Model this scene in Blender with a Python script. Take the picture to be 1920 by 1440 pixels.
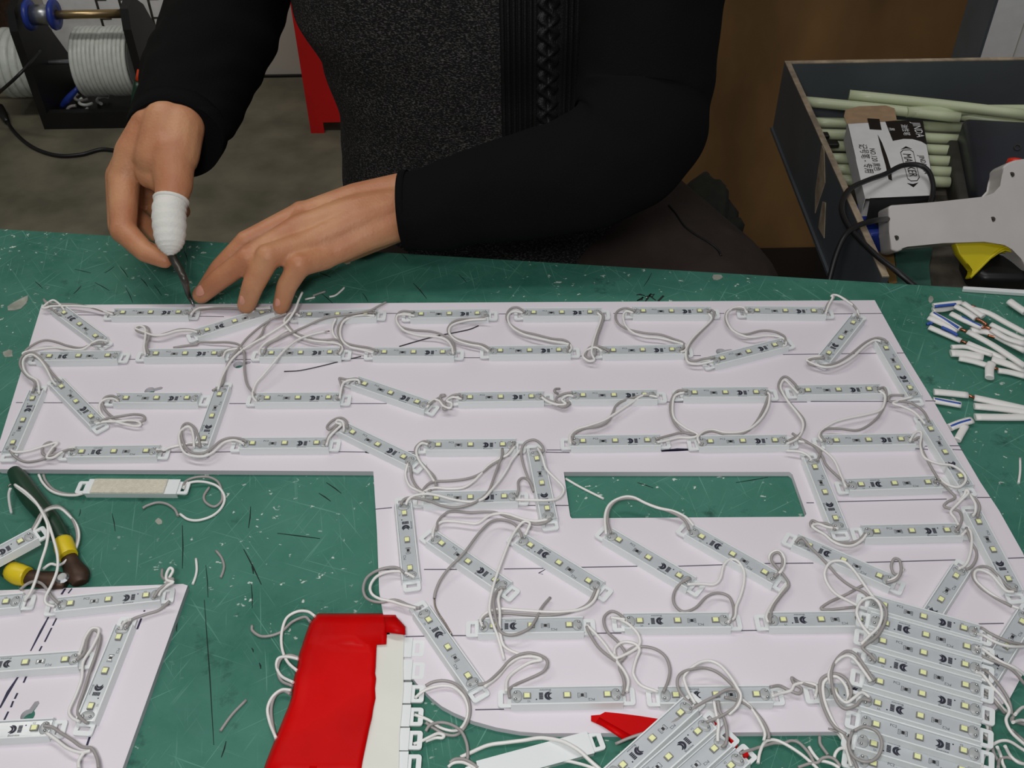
import bpy, bmesh, math, random
from mathutils import Vector, Matrix, noise
C = bpy.context.scene
for o in list(bpy.data.objects): bpy.data.objects.remove(o)
COL = C.collection
random.seed(7)
# ---------------------------------------------------------------- camera (calibrated on the 66 mm modules)
F, PITCH, ROLL, HC = 1940.0, 0.748, -0.01656, 1.313
RIGHT = Vector((1, 0, 0)); UP = Vector((0, math.sin(PITCH), math.cos(PITCH))); FWD = Vector((0, math.cos(PITCH), -math.sin(PITCH)))
CX = RIGHT * math.cos(ROLL) + UP * math.sin(ROLL); CY = UP * math.cos(ROLL) - RIGHT * math.sin(ROLL)
EYE = Vector((0, 0, HC))
cam_data = bpy.data.cameras.new('camera'); cam = bpy.data.objects.new('camera', cam_data); COL.objects.link(cam)
cam_data.sensor_width = 36.0; cam_data.lens = F / 1920 * 36.0; cam_data.clip_start = 0.02
cam.matrix_world = Matrix(((CX.x, CY.x, -FWD.x, EYE.x), (CX.y, CY.y, -FWD.y, EYE.y), (CX.z, CY.z, -FWD.z, EYE.z), (0, 0, 0, 1)))
C.camera = cam
# ---------------------------------------------------------------- light, exposure
w = bpy.data.worlds.new('workshop_light'); C.world = w; w.use_nodes = True
w.node_tree.nodes['Background'].inputs[0].default_value = (0.88, 0.93, 1.0, 1); w.node_tree.nodes['Background'].inputs[1].default_value = 0.12
def area(name, loc, target, sx, sy, power, color):
    L = bpy.data.lights.new(name, 'AREA'); L.shape = 'RECTANGLE'; L.size = sx; L.size_y = sy; L.energy = power; L.color = color
    o = bpy.data.objects.new(name, L); COL.objects.link(o); o.location = loc
    o.rotation_euler = (Vector(target) - Vector(loc)).to_track_quat('-Z', 'Y').to_euler(); return o
area('tube_fill_lamp', (0.20, 1.0, 2.75), (0.20, 0.8, 0), 1.25, 0.16, 6.4, (0.97, 0.97, 1.0))
area('tube_fill_lamp', (0.25, -0.5, 2.75), (0.25, 0.3, 0), 1.25, 0.16, 5, (1.0, 0.97, 0.97))
area('tube_fill_lamp', (-1.0, 1.25, 2.45), (-0.8, 2.68, 0.35), 1.25, 0.16, 13, (1.0, 0.97, 0.90))  # added fill that brightens the back left wall, no tube is known there
area('camera_flash', (-0.10, -0.06, 1.46), (0.02, 0.62, 0.75), 0.16, 0.10, 3.2, (1.0, 0.99, 0.99))
C.view_settings.view_transform = 'Standard'; C.view_settings.look = 'None'; C.view_settings.gamma = 1.0
C.view_settings.use_curve_mapping = False; C.view_settings.exposure = 0.0
# ---------------------------------------------------------------- pixel of the photo -> point on a level plane / at a depth
def ray(px, py):
    return (CX * ((px - 960) / F) + CY * (-(py - 720) / F) + FWD)
def P(px, py, z):
    d = ray(px, py); return EYE + d * ((z - HC) / d.z)
def D(px, py, depth):
    return EYE + ray(px, py) * depth
REG = dict(A=(0, 520, 4), B=(400, 540, 3.4286), C=(900, 540, 3.4286), D=(1360, 540, 3.4286), R=(0, 860, 4), S=(0, 1060, 3.7896),
           H=(420, 1020, 3.4286), E=(680, 880, 3.4286), F=(1100, 880, 3.4286), G=(1400, 1020, 3.4288), I=(1160, 1220, 6.4),
           J=(840, 1260, 5.3333), K=(1500, 1100, 4.236), L=(1720, 860, 4.8), M=(1340, 0, 2.571), N=(0, 0, 4.8), O=(400, 540, 6.0),
           Q=(740, 820, 5.647), T=(840, 1340, 6.0), U=(1340, 1300, 6.4), V=(1780, 1140, 4.8), W=(700, 1140, 4.8), X=(1720, 540, 7.2), Z=(0, 0, 1))
def px(reg, pts):
    ox, oy, s = REG[reg]
    return [(ox + p[0] / s, oy + p[1] / s) + tuple(p[2:]) for p in pts]
TT, BT = 0.75, 0.7545      # table top, board top
# ---------------------------------------------------------------- materials
def srgb(r, g, b):
    f = lambda c: (c / 255) / 12.92 if c / 255 <= 0.04045 else ((c / 255 + 0.055) / 1.055) ** 2.4
    return (f(r), f(g), f(b), 1)
def mat(name, col, rough=0.5, metal=0.0, var=0.0, vscale=40.0, bump=0.0, bscale=200.0, coat=0.0, col2=None, trans=0.0, stretch=None, sss=0.0):
    m = bpy.data.materials.new(name); m.use_nodes = True; nt = m.node_tree; b = nt.nodes['Principled BSDF']
    b.inputs['Base Color'].default_value = srgb(*col); b.inputs['Roughness'].default_value = rough; b.inputs['Metallic'].default_value = metal
    if coat: b.inputs['Coat Weight'].default_value = coat; b.inputs['Coat Roughness'].default_value = 0.08
    if trans: b.inputs['Transmission Weight'].default_value = trans
    if name == 'red_tape': b.inputs['Specular IOR Level'].default_value = 0.08
    if name == 'black_sleeve_cloth': b.inputs['Specular IOR Level'].default_value = 0.1
    if sss: b.inputs['Subsurface Weight'].default_value = sss; b.inputs['Subsurface Radius'].default_value = (0.006, 0.002, 0.001); b.inputs['Subsurface Scale'].default_value = 1.0
    tc = nt.nodes.new('ShaderNodeTexCoord'); vec = tc.outputs['Object']
    if stretch:
        mp = nt.nodes.new('ShaderNodeMapping'); mp.inputs['Scale'].default_value = stretch; nt.links.new(vec, mp.inputs[0]); vec = mp.outputs[0]
    if var or col2:
        n = nt.nodes.new('ShaderNodeTexNoise'); n.inputs['Scale'].default_value = vscale; n.inputs['Detail'].default_value = 5; nt.links.new(vec, n.inputs['Vector'])
        r = nt.nodes.new('ShaderNodeValToRGB'); a = col; c2 = col2 or tuple(max(0, c * (1 - var)) for c in col)
        r.color_ramp.elements[0].position = 0.35; r.color_ramp.elements[1].position = 0.65
        r.color_ramp.elements[0].color = srgb(*c2); r.color_ramp.elements[1].color = srgb(*a)
        nt.links.new(n.outputs[0], r.inputs[0]); nt.links.new(r.outputs[0], b.inputs['Base Color'])
    if bump:
        n2 = nt.nodes.new('ShaderNodeTexNoise'); n2.inputs['Scale'].default_value = bscale; n2.inputs['Detail'].default_value = 3; nt.links.new(vec, n2.inputs['Vector'])
        bp = nt.nodes.new('ShaderNodeBump'); bp.inputs['Strength'].default_value = bump; bp.inputs['Distance'].default_value = 0.002
        nt.links.new(n2.outputs[0], bp.inputs['Height']); nt.links.new(bp.outputs[0], b.inputs['Normal'])
    return m
M = {}
M['board'] = mat('white_foam_board', (226, 219, 225), 0.55, var=0.015, vscale=6)
M['pencil'] = mat('pencil_line', (95, 92, 104), 0.7)
M['ink'] = mat('dark_blue_ink', (38, 36, 66), 0.6)
M['plastic'] = mat('white_plastic', (226, 230, 229), 0.38)
M['pcb'] = mat('grey_circuit_board', (190, 195, 197), 0.3, coat=0.35, var=0.03, vscale=90)
M['print'] = mat('navy_print', (30, 32, 50), 0.5)
M['ledpad'] = mat('led_housing', (132, 132, 127), 0.45)
M['phos'] = mat('led_phosphor', (240, 243, 178), 0.35)
M['res'] = mat('resistor_black', (32, 32, 34), 0.4)
M['cap'] = mat('tinned_cap', (176, 178, 178), 0.3, metal=0.8)
M['solder'] = mat('solder', (205, 205, 205), 0.3, metal=1.0)
M['resin'] = mat('clear_resin', (172, 175, 174), 0.22)
M['gwire'] = mat('grey_wire', (158, 153, 150), 0.42)
M['wwire'] = mat('white_wire', (232, 230, 226), 0.4)
M['bare'] = mat('bare_copper_tinned', (160, 150, 138), 0.3, metal=0.9)
M['copper'] = mat('copper', (186, 122, 92), 0.3, metal=1.0)
M['foam'] = mat('cream_foam_tape', (218, 212, 192), 0.9, var=0.06, vscale=300, bump=0.5, bscale=900)
M['liner'] = mat('white_tape_liner', (226, 226, 216), 0.6, var=0.02, vscale=30)
M['red'] = mat('red_tape', (208, 4, 6), 0.42, var=0.12, vscale=14, bump=0.12, bscale=60)
M['hgreen'] = mat('dark_green_grip', (24, 58, 40), 0.35)
M['yellow'] = mat('yellow_grip', (222, 196, 30), 0.4)
M['rust'] = mat('brown_steel', (84, 62, 48), 0.5, metal=0.5, var=0.25, vscale=60)
M['blue'] = mat('blue_plastic', (38, 62, 150), 0.4)
M['black'] = mat('black_plastic', (22, 22, 22), 0.4)
M['cable'] = mat('black_cable', (24, 23, 24), 0.45)
M['crate'] = mat('grey_laminate', (86, 92, 96), 0.45, var=0.12, vscale=9)
M['mdf'] = mat('raw_board_edge', (176, 158, 132), 0.85, var=0.25, vscale=60)
M['stick'] = mat('glue_stick', (206, 214, 176), 0.35, var=0.05, vscale=12, sss=0.15)
M['card'] = mat('white_card', (240, 238, 235), 0.6, var=0.03, vscale=50)
M['kraft'] = mat('kraft_card', (176, 146, 112), 0.8, var=0.08, vscale=80)
M['gun'] = mat('off_white_gun_plastic', (216, 210, 204), 0.42, var=0.04, vscale=20)
M['redbtn'] = mat('red_button', (230, 52, 30), 0.35)
M['gtrig'] = mat('yellow_trigger', (222, 204, 20), 0.4)
M['adapter'] = mat('dark_navy_plastic', (34, 38, 50), 0.45, var=0.2, vscale=20)
M['dust'] = mat('dusty_olive_plastic', (62, 60, 52), 0.7, var=0.3, vscale=40)
M['teal'] = mat('teal_painted_offcut', (62, 112, 96), 0.6, var=0.25, vscale=25)
M['grime'] = mat('grimy_grey_sheet', (120, 112, 98), 0.85, var=0.4, vscale=26)
M['mustard'] = mat('mustard_card', (146, 112, 56), 0.8, var=0.2, vscale=40)
M['stool'] = mat('red_stool_plastic', (222, 26, 26), 0.45, var=0.1, vscale=8)
M['wallp'] = mat('cream_wall_paint', (196, 190, 178), 0.85, var=0.05, vscale=3)
M['spool'] = mat('translucent_white_strip', (222, 226, 218), 0.4, var=0.05, vscale=60)
M['brass'] = mat('brass_rod', (176, 152, 112), 0.3, metal=0.9)
M['steel'] = mat('dull_steel', (168, 170, 172), 0.35, metal=0.9)
M['rack'] = mat('black_painted_board', (24, 23, 22), 0.5, var=0.2, vscale=20)
M['ply'] = mat('brown_plywood', (150, 112, 66), 0.75, var=0.28, vscale=5, stretch=(1, 1, 0.5))
M['skin'] = mat('tanned_skin', (200, 146, 106), 0.5, var=0.10, vscale=26, bump=0.2, bscale=420, sss=0.25, col2=(184, 122, 86))
M['nail'] = mat('fingernail', (214, 150, 128), 0.3)
M['cot'] = mat('white_finger_cot', (226, 224, 216), 0.75, bump=0.2, bscale=500)
M['sleeve'] = mat('black_sleeve_cloth', (15, 14, 14), 0.95, bump=0.3, bscale=700)
M['trouser'] = mat('dark_brown_trouser_cloth', (58, 46, 40), 0.95, bump=0.3, bscale=500, var=0.15, vscale=30)
M['olive'] = mat('dark_olive_cloth', (46, 48, 38), 0.95, var=0.3, vscale=40)
M['smear'] = mat('dried_glue', (168, 172, 158), 0.6, var=0.2, vscale=80)
M['cut'] = mat('dark_knife_cut', (20, 34, 30), 0.9)
M['stripe'] = mat('blue_stripe', (46, 84, 168), 0.5)
M['tool'] = mat('dark_tool_shaft', (72, 68, 62), 0.35, metal=0.5)
M['orange'] = mat('orange_tip', (232, 72, 24), 0.4)
def nodes_of(m): return m.node_tree, m.node_tree.nodes['Principled BSDF']
def green_table():
    m = bpy.data.materials.new('scratched_green_paint'); m.use_nodes = True; nt, b = nodes_of(m); N = nt.nodes.new; L = nt.links.new
    b.inputs['Roughness'].default_value = 0.6; b.inputs['Specular IOR Level'].default_value = 0.25
    tc = N('ShaderNodeTexCoord')
    def noise_(scale, detail=4, mp=None, rough=0.5):
        n = N('ShaderNodeTexNoise'); n.inputs['Scale'].default_value = scale; n.inputs['Detail'].default_value = detail; n.inputs['Roughness'].default_value = rough
        if mp:
            q = N('ShaderNodeMapping'); q.vector_type = 'TEXTURE'; q.inputs['Rotation'].default_value = (0, 0, mp[0]); q.inputs['Scale'].default_value = mp[1]
            L(tc.outputs['Object'], q.inputs[0]); L(q.outputs[0], n.inputs['Vector'])
        else: L(tc.outputs['Object'], n.inputs['Vector'])
        return n.outputs[0]
    def ramp(x, p0, p1, c0, c1):
        r = N('ShaderNodeValToRGB'); r.color_ramp.elements[0].position = p0; r.color_ramp.elements[1].position = p1
        r.color_ramp.elements[0].color = c0; r.color_ramp.elements[1].color = c1; L(x, r.inputs[0]); return r.outputs[0]
    def mix(f, a, c):
        x = N('ShaderNodeMix'); x.data_type = 'RGBA'; L(f, x.inputs[0])
        for s, v in ((6, a), (7, c)):
            if isinstance(v, tuple): x.inputs[s].default_value = v
            else: L(v, x.inputs[s])
        return x.outputs[2]
    bw = ((0, 0, 0, 1), (1, 1, 1, 1))
    base = mix(ramp(noise_(60, 6, None, 0.7), 0.35, 0.7, (0, 0, 0, 1), (.55, .55, .55, 1)), ramp(noise_(7, 8, None, 0.65), 0.3, 0.7, srgb(34, 96, 78), srgb(74, 132, 114)), srgb(70, 122, 106))
    for rot, sc, p in ((0.5, 60, 0.68), (2.2, 55, 0.69), (1.1, 70, 0.68), (2.8, 48, 0.70), (1.75, 66, 0.69)):
        s = ramp(noise_(sc * 0.35, 2, (rot, (1.3, 0.03, 1)), 0.4), p, p + 0.09, *bw)
        base = mix(s, base, srgb(96, 148, 131))
    v = N('ShaderNodeTexVoronoi'); v.inputs['Scale'].default_value = 110; nz = N('ShaderNodeTexNoise'); nz.inputs['Scale'].default_value = 320; ad = N('ShaderNodeMixRGB'); ad.blend_type = 'ADD'; ad.inputs[0].default_value = 0.012; L(tc.outputs['Object'], ad.inputs[1]); L(nz.outputs[1], ad.inputs[2]); L(ad.outputs[0], v.inputs['Vector'])
    sp = N('ShaderNodeMath'); sp.operation = 'MULTIPLY'
    L(ramp(v.outputs['Distance'], 0.10, 0.16, bw[1], bw[0]), sp.inputs[0]); L(ramp(noise_(9, 2), 0.44, 0.58, *bw), sp.inputs[1])
    base = mix(sp.outputs[0], base, srgb(196, 206, 196))
    d = ramp(noise_(22, 6, None, 0.7), 0.60, 0.74, *bw)
    base = mix(d, base, srgb(30, 62, 54))
    L(base, b.inputs['Base Color'])
    bp = N('ShaderNodeBump'); bp.inputs['Strength'].default_value = 0.15; bp.inputs['Distance'].default_value = 0.001
    L(noise_(160, 3), bp.inputs['Height']); L(bp.outputs[0], b.inputs['Normal'])
    return m
M['table'] = green_table()
def floor_shade():
    m = mat('stained_concrete', (120, 114, 95), 0.85, vscale=9, col2=(93, 90, 74), bump=0.3, bscale=60)
    return m
M['floor'] = floor_shade()
def knit():
    m = bpy.data.materials.new('charcoal_melange_knit'); m.use_nodes = True; nt, b = nodes_of(m); N = nt.nodes.new; L = nt.links.new
    b.inputs['Roughness'].default_value = 0.9; tc = N('ShaderNodeTexCoord')
    n = N('ShaderNodeTexNoise'); n.inputs['Scale'].default_value = 420; n.inputs['Detail'].default_value = 3
    q = N('ShaderNodeMapping'); q.inputs['Scale'].default_value = (1, 1, 2.2); L(tc.outputs['Object'], q.inputs[0]); L(q.outputs[0], n.inputs['Vector'])
    r = N('ShaderNodeValToRGB'); e = r.color_ramp.elements; e[0].position = 0.50; e[0].color = srgb(15, 14, 14); e[1].position = 0.78; e[1].color = srgb(128, 123, 119)
    L(n.outputs[0], r.inputs[0]); L(r.outputs[0], b.inputs['Base Color'])
    bp = N('ShaderNodeBump'); bp.inputs['Strength'].default_value = 0.8; bp.inputs['Distance'].default_value = 0.002
    L(n.outputs[0], bp.inputs['Height']); L(bp.outputs[0], b.inputs['Normal'])
    return m
M['knit'] = knit()
M['cable_knit'] = mat('black_cable_knit', (26, 24, 24), 0.45, bump=0.4, bscale=900)
# ---------------------------------------------------------------- objects
def me(name, verts, faces, m=None, smooth=False):
    d = bpy.data.meshes.new(name); d.from_pydata([tuple(v) for v in verts], [], faces); d.update()
    if m: d.materials.append(M[m])
    if smooth:
        d.shade_smooth()
        for p in d.polygons:
            if len(p.vertices) > 6: p.use_smooth = False
    return d
def ob(name, data, parent=None, loc=None):
    o = bpy.data.objects.new(name, data); COL.objects.link(o)
    if parent: o.parent = parent
    if loc is not None: o.location = loc
    return o
def tag(o, label=None, cat=None, group=None, kind=None):
    for k, v in (('label', label), ('category', cat), ('group', group), ('kind', kind)):
        if v: o[k] = v
    return o
def empty(name, loc, label, cat, group=None, rz=0.0):
    e = ob(name, None, None, loc); e.rotation_euler.z = rz; e.empty_display_size = 0.02; return tag(e, label, cat, group)
def wpart(name, vf, m, parent, smooth=False):          # part whose vertices are given in world space under an unrotated thing
    o = ob(name, me(name, vf[0], vf[1], m, smooth), parent); o.location = -parent.location; return o
def wthing(name, vf, m, label, cat, group=None, smooth=False):
    vs = [Vector(v) for v in vf[0]]; c = sum(vs, Vector()) / len(vs); c.z = min(v.z for v in vs)
    o = ob(name, me(name, [v - c for v in vs], vf[1], m, smooth), None, c); return tag(o, label, cat, group)
def box(x0, y0, z0, x1, y1, z1):
    v = [(x, y, z) for z in (z0, z1) for y in (y0, y1) for x in (x0, x1)]
    return v, [(0, 2, 3, 1), (4, 5, 7, 6), (0, 1, 5, 4), (2, 6, 7, 3), (0, 4, 6, 2), (1, 3, 7, 5)]
def prism(poly, z0, z1):                                 # closed prism over a world polygon (x, y)
    n = len(poly); a = sum(poly[i][0] * poly[(i + 1) % n][1] - poly[(i + 1) % n][0] * poly[i][1] for i in range(n))
    if a < 0: poly = poly[::-1]
    v = [(p[0], p[1], z0) for p in poly] + [(p[0], p[1], z1) for p in poly]
    return v, [tuple(range(n - 1, -1, -1)), tuple(range(n, 2 * n))] + [(i, (i + 1) % n, n + (i + 1) % n, n + i) for i in range(n)]
def bevelled(vf, w=0.001, seg=2):
    bm = bmesh.new(); vs = [bm.verts.new(v) for v in vf[0]]
    for f in vf[1]: bm.faces.new([vs[i] for i in f])
    bmesh.ops.bevel(bm, geom=list(bm.edges), offset=w, segments=seg, affect='EDGES', profile=0.5, clamp_overlap=True)
    bm.verts.index_update(); r = ([v.co.copy() for v in bm.verts], [tuple(v.index for v in f.verts) for f in bm.faces]); bm.free(); return r
def join(*vfs):
    V, Fc = [], []
    for v, f in vfs:
        o = len(V); V += list(v); Fc += [tuple(i + o for i in q) for q in f]
    return V, Fc
def xf(vf, m): return [m @ Vector(v) for v in vf[0]], vf[1]
def catmull(pts, sub):
    if len(pts) < 3 or sub < 2: return [Vector(p) for p in pts]
    Q = [Vector(p) for p in pts]; Q = [Q[0] * 2 - Q[1]] + Q + [Q[-1] * 2 - Q[-2]]; out = []
    for i in range(1, len(Q) - 2):
        a, b, c, d = Q[i - 1], Q[i], Q[i + 1], Q[i + 2]
        for k in range(sub):
            t = k / sub
            out.append(0.5 * (2 * b + (c - a) * t + (2 * a - 5 * b + 4 * c - d) * t * t + (3 * b - a - 3 * c + d) * t ** 3))
    out.append(Q[-2].copy()); return out
def tube(pts, r, seg=8, sub=4, flat=1.0, disp=None, caps=True):
    p = catmull(pts, sub); n = len(p)
    if callable(r): R = [r(i / (n - 1)) for i in range(n)]
    elif isinstance(r, (list, tuple)):
        R = [v.x for v in catmull([Vector((x, 0, 0)) for x in r], sub)]
    else: R = [r] * n
    T = []
    for i in range(n):
        d = p[min(i + 1, n - 1)] - p[max(i - 1, 0)]; T.append(d.normalized() if d.length > 1e-9 else Vector((1, 0, 0)))
    up = Vector((0, 0, 1)); s = T[0].cross(up)
    if s.length < 1e-3: s = T[0].cross(Vector((0, 1, 0)))
    s.normalize(); V, Fc = [], []
    for i in range(n):
        s = s - T[i] * s.dot(T[i])
        if s.length < 1e-6: s = T[i].orthogonal()
        s.normalize(); u = s.cross(T[i])
        if flat != 1.0:
            s = T[i].cross(up)
            s = s.normalized() if s.length > 1e-3 else T[i].orthogonal(); u = s.cross(T[i])
        for k in range(seg):
            a = 2 * math.pi * k / seg; rr = R[i] + (disp(i / (n - 1), a, p[i]) if disp else 0)
            V.append(p[i] + s * (math.cos(a) * rr) + u * (math.sin(a) * rr * flat))
    for i in range(n - 1):
        for k in range(seg):
            a, b = i * seg + k, i * seg + (k + 1) % seg; Fc.append((a, b, b + seg, a + seg))
    if caps: Fc += [tuple(range(seg - 1, -1, -1)), tuple((n - 1) * seg + k for k in range(seg))]
    return V, Fc
def ball(c, rx, ry, rz, seg=12, rings=8):
    V = [(c[0], c[1], c[2] - rz)]; Fc = []
    for j in range(1, rings):
        t = math.pi * j / rings - math.pi / 2
        V += [(c[0] + rx * math.cos(t) * math.cos(2 * math.pi * k / seg), c[1] + ry * math.cos(t) * math.sin(2 * math.pi * k / seg), c[2] + rz * math.sin(t)) for k in range(seg)]
    V.append((c[0], c[1], c[2] + rz)); top = len(V) - 1
    for k in range(seg):
        Fc.append((0, 1 + (k + 1) % seg, 1 + k)); b = 1 + (rings - 2) * seg; Fc.append((top, b + k, b + (k + 1) % seg))
        for j in range(rings - 2):
            a = 1 + j * seg; Fc.append((a + k, a + (k + 1) % seg, a + seg + (k + 1) % seg, a + seg + k))
    return V, Fc
def lathe(profile, seg=20, axis='Z'):                    # profile: (radius, height), closed solid
    V, Fc = [], []; n = len(profile)
    for r, h in profile:
        for k in range(seg):
            a = 2 * math.pi * k / seg; x, y = r * math.cos(a), r * math.sin(a)
            V.append((x, y, h) if axis == 'Z' else (h, x, y))
    for i in range(n - 1):
        for k in range(seg):
            a, b = i * seg + k, i * seg + (k + 1) % seg; Fc.append((a, b, b + seg, a + seg))
    return V, Fc + [tuple(range(seg - 1, -1, -1)), tuple((n - 1) * seg + k for k in range(seg))]
def move(vf, x, y, z): return [Vector(v) + Vector((x, y, z)) for v in vf[0]], vf[1]
def curve_mesh(name, loops, thick, m):                   # filled outline with holes, thickness along z (centred)
    c = bpy.data.curves.new(name, 'CURVE'); c.dimensions = '2D'; c.fill_mode = 'BOTH'; c.extrude = thick / 2
    for lp in loops:
        s = c.splines.new('POLY'); s.points.add(len(lp) - 1); s.use_cyclic_u = True
        for q, p in zip(s.points, lp): q.co = (p[0], p[1], 0, 1)
    return curve_to_mesh(c, name, m)
def curve_to_mesh(c, name, m):
    o = bpy.data.objects.new('tmp', c); COL.objects.link(o); dg = bpy.context.evaluated_depsgraph_get(); dg.update()
    d = bpy.data.meshes.new_from_object(o.evaluated_get(dg)); bpy.data.objects.remove(o); bpy.data.curves.remove(c)
    d.name = name; d.materials.clear(); d.materials.append(M[m]); return d
def text_mesh(s, size, name, m, mat4=None, align='CENTER'):
    c = bpy.data.curves.new(name, 'FONT'); c.body = s; c.size = size; c.align_x = align; c.align_y = 'CENTER'; c.resolution_u = 2
    d = curve_to_mesh(c, name, m)
    if mat4: d.transform(mat4)
    return d
def evaluated(o, name, m):
    dg = bpy.context.evaluated_depsgraph_get(); dg.update(); d = bpy.data.meshes.new_from_object(o.evaluated_get(dg))
    bpy.data.objects.remove(o); d.name = name; d.materials.clear(); d.materials.append(M[m]); d.shade_smooth(); return d
def vf_of(d): return [v.co.copy() for v in d.vertices], [tuple(p.vertices) for p in d.polygons]
# ================================================================ SETTING
o = ob('floor', me('floor', *box(-4, -1.5, -0.05, 4, 4.2, 0), 'floor')); tag(o, kind='structure')
o = ob('wall_back', me('wall_back', *box(-4, 2.68, 0, 4, 2.78, 3.0), 'wallp')); tag(o, kind='structure')
o = ob('baseboard_back', me('baseboard_back', *box(-4, 2.672, 0, 4, 2.68, 0.006), 'black')); tag(o, kind='structure')
wthing('plywood_sheet', bevelled(box(0.02, 1.83, 0, 2.2, 1.848, 1.7), 0.002, 1), 'ply', 'brown plywood sheet standing upright behind the grey tray and the person', 'sheet')
# ---------------------------------------------------------------- work table
far0, far1 = P(0, 428, TT), P(1920, 545, TT); fd = (far1 - far0).normalized()
a0, a1 = far0 - fd * 0.35, far1 + fd * 0.35; nrm = Vector((fd.y, -fd.x, 0))
near1, near0 = a1 + nrm * 1.0, a0 + nrm * 1.0
tbl = empty('work_table', ((a0.x + near1.x) / 2, (a0.y + near1.y) / 2, 0), 'large work table with scratched green painted top', 'table')
wpart('tabletop', bevelled(prism([(p.x, p.y) for p in (a0, a1, near1, near0)], TT - 0.03, TT), 0.0012, 1), 'table', tbl)
for p in (a0, a1, near1, near0):
    c = p + ((a0 + near1) / 2 - p) * 0.1
    wpart('leg', box(c.x - .025, c.y - .025, 0, c.x + .025, c.y + .025, TT - 0.0302), 'black', tbl)
def strip(pts, wd, z, th=0.0002):                        # thin flat print / line following a polyline of world points
    V, Fc = [], []; n = len(pts)
    for i in range(n):
        d = (pts[min(i + 1, n - 1)] - pts[max(i - 1, 0)]); d.z = 0; d.normalize(); s = Vector((d.y, -d.x, 0)) * wd / 2
        ww = s if 0 < i < n - 1 or n == 2 else s * 0.5
        for q in (pts[i] + ww, pts[i] - ww): V += [(q.x, q.y, z), (q.x, q.y, z + th)]
    for i in range(n - 1):
        a = i * 4; b = a + 4; Fc += [(a + 1, b + 1, b + 3, a + 3), (a, a + 2, b + 2, b), (a, b, b + 1, a + 1), (a + 2, a + 3, b + 3, b + 2)]
    Fc += [(0, 1, 3, 2), (4 * n - 4, 4 * n - 2, 4 * n - 1, 4 * n - 3)]
    return V, Fc
cuts = [(66, 528, 80, 541), (236, 540, 249, 568), (264, 522, 277, 537), (289, 535, 303, 554), (152, 536, 138, 551), (178, 530, 205, 545), (196, 512, 214, 500),
        (225, 500, 240, 520), (140, 505, 170, 512), (345, 470, 352, 490), (210, 963, 216, 996), (151, 955, 148, 968), (342, 985, 342, 1066), (457, 1030, 490, 1096),
        (471, 1095, 473, 1140), (383, 1125, 401, 1397), (331, 1144, 331, 1184), (472, 1062, 475, 1076), (424, 1390, 415, 1420), (472, 1215, 475, 1223), (486, 1243, 489, 1254),
        (753, 476, 765, 490), (775, 531, 800, 560), (680, 550, 690, 566), (1222, 512, 1207, 537), (1195, 905, 1225, 915), (600, 548, 625, 570), (620, 520, 600, 512), (860, 515, 875, 530),
        (612, 905, 640, 925), (598, 925, 620, 940), (520, 1000, 600, 1010), (470, 950, 466, 990), (390, 1120, 386, 1060), (1380, 905, 1440, 895)]
cs = join(*[strip([P(a, b, TT), P((a + c) / 2 + 1, (b + d) / 2, TT), P(c, d, TT)], random.uniform(0.0006, 0.0010), TT) for a, b, c, d in cuts])
tag(wpart('knife_cut', cs, 'cut', tbl), kind='stuff')
scrib = [px('C', q) for q in ([(1005, 45), (1030, 42), (1060, 50)], [(1010, 80), (1040, 75), (1050, 60), (1010, 82)], [(1100, 35), (1075, 70), (1062, 88)], [(1060, 58), (1090, 50), (1130, 80)], [(1085, 45), (1120, 40), (1105, 60)], [(1145, 85), (1180, 50)])]
for i, q in enumerate(scrib): wpart('pen_stroke', strip([P(a, b, TT) for a, b in q], 0.0019, TT), 'cut', tbl)
random.seed(3)
for cx, cy, n, sx, sy in ((35, 570, 9, 19, 16), (15, 663, 9, 11, 8), (650, 492, 8, 9, 5), (1345, 520, 8, 10, 6), (297, 978, 8, 9, 6), (1745, 562, 7, 6, 8)):
    pts = []
    for k in range(n):
        a = 2 * math.pi * k / n; r = random.uniform(.6, 1.1); x, y = sx * r * math.cos(a), sy * r * math.sin(a)
        q = P(cx + x + (-y * .9 if cx == 35 else 0), cy + y, TT); pts.append((q.x, q.y))
    wpart('glue_smear', prism(pts, TT, TT + 0.0004), 'smear', tbl)
# ---------------------------------------------------------------- white sign boards
def board(name, top, holes, keyholes, label):
    pts = [P(a, b, BT) for a, b in top]; c = sum(pts, Vector()) / len(pts); c.z = TT
    loops = [[(p.x - c.x, p.y - c.y) for p in pts]] + [[(P(a, b, BT).x - c.x, P(a, b, BT).y - c.y) for a, b in h] for h in holes]
    for kx, ky, ang in keyholes:                          # round hole with a short slot
        q = P(kx, ky, BT) - c; r, s = 0.0042, 0.0017; L = []
        for k in range(17):
            t = ang + 0.42 + (2 * math.pi - 0.84) * k / 16; L.append((q.x + r * math.cos(t), q.y + r * math.sin(t)))
        ca, sa = math.cos(ang), math.sin(ang)
        for dx, dy in ((0.009, -s), (0.0102, 0), (0.009, s)): L.append((q.x + ca * dx - sa * dy, q.y + sa * dx + ca * dy))
        loops.append(L)
    e = empty(name, c, label, 'board')
    d = curve_mesh('panel', loops, BT - TT, 'board'); o = ob('panel', d, e, (0, 0, (BT - TT) / 2 + .0001)); return e
def arc(cx, cy, rx, ry, a0, a1, n=10): return [(cx + rx * math.cos(math.radians(a0 + (a1 - a0) * k / n)), cy + ry * math.sin(math.radians(a0 + (a1 - a0) * k / n))) for k in range(n + 1)]
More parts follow.
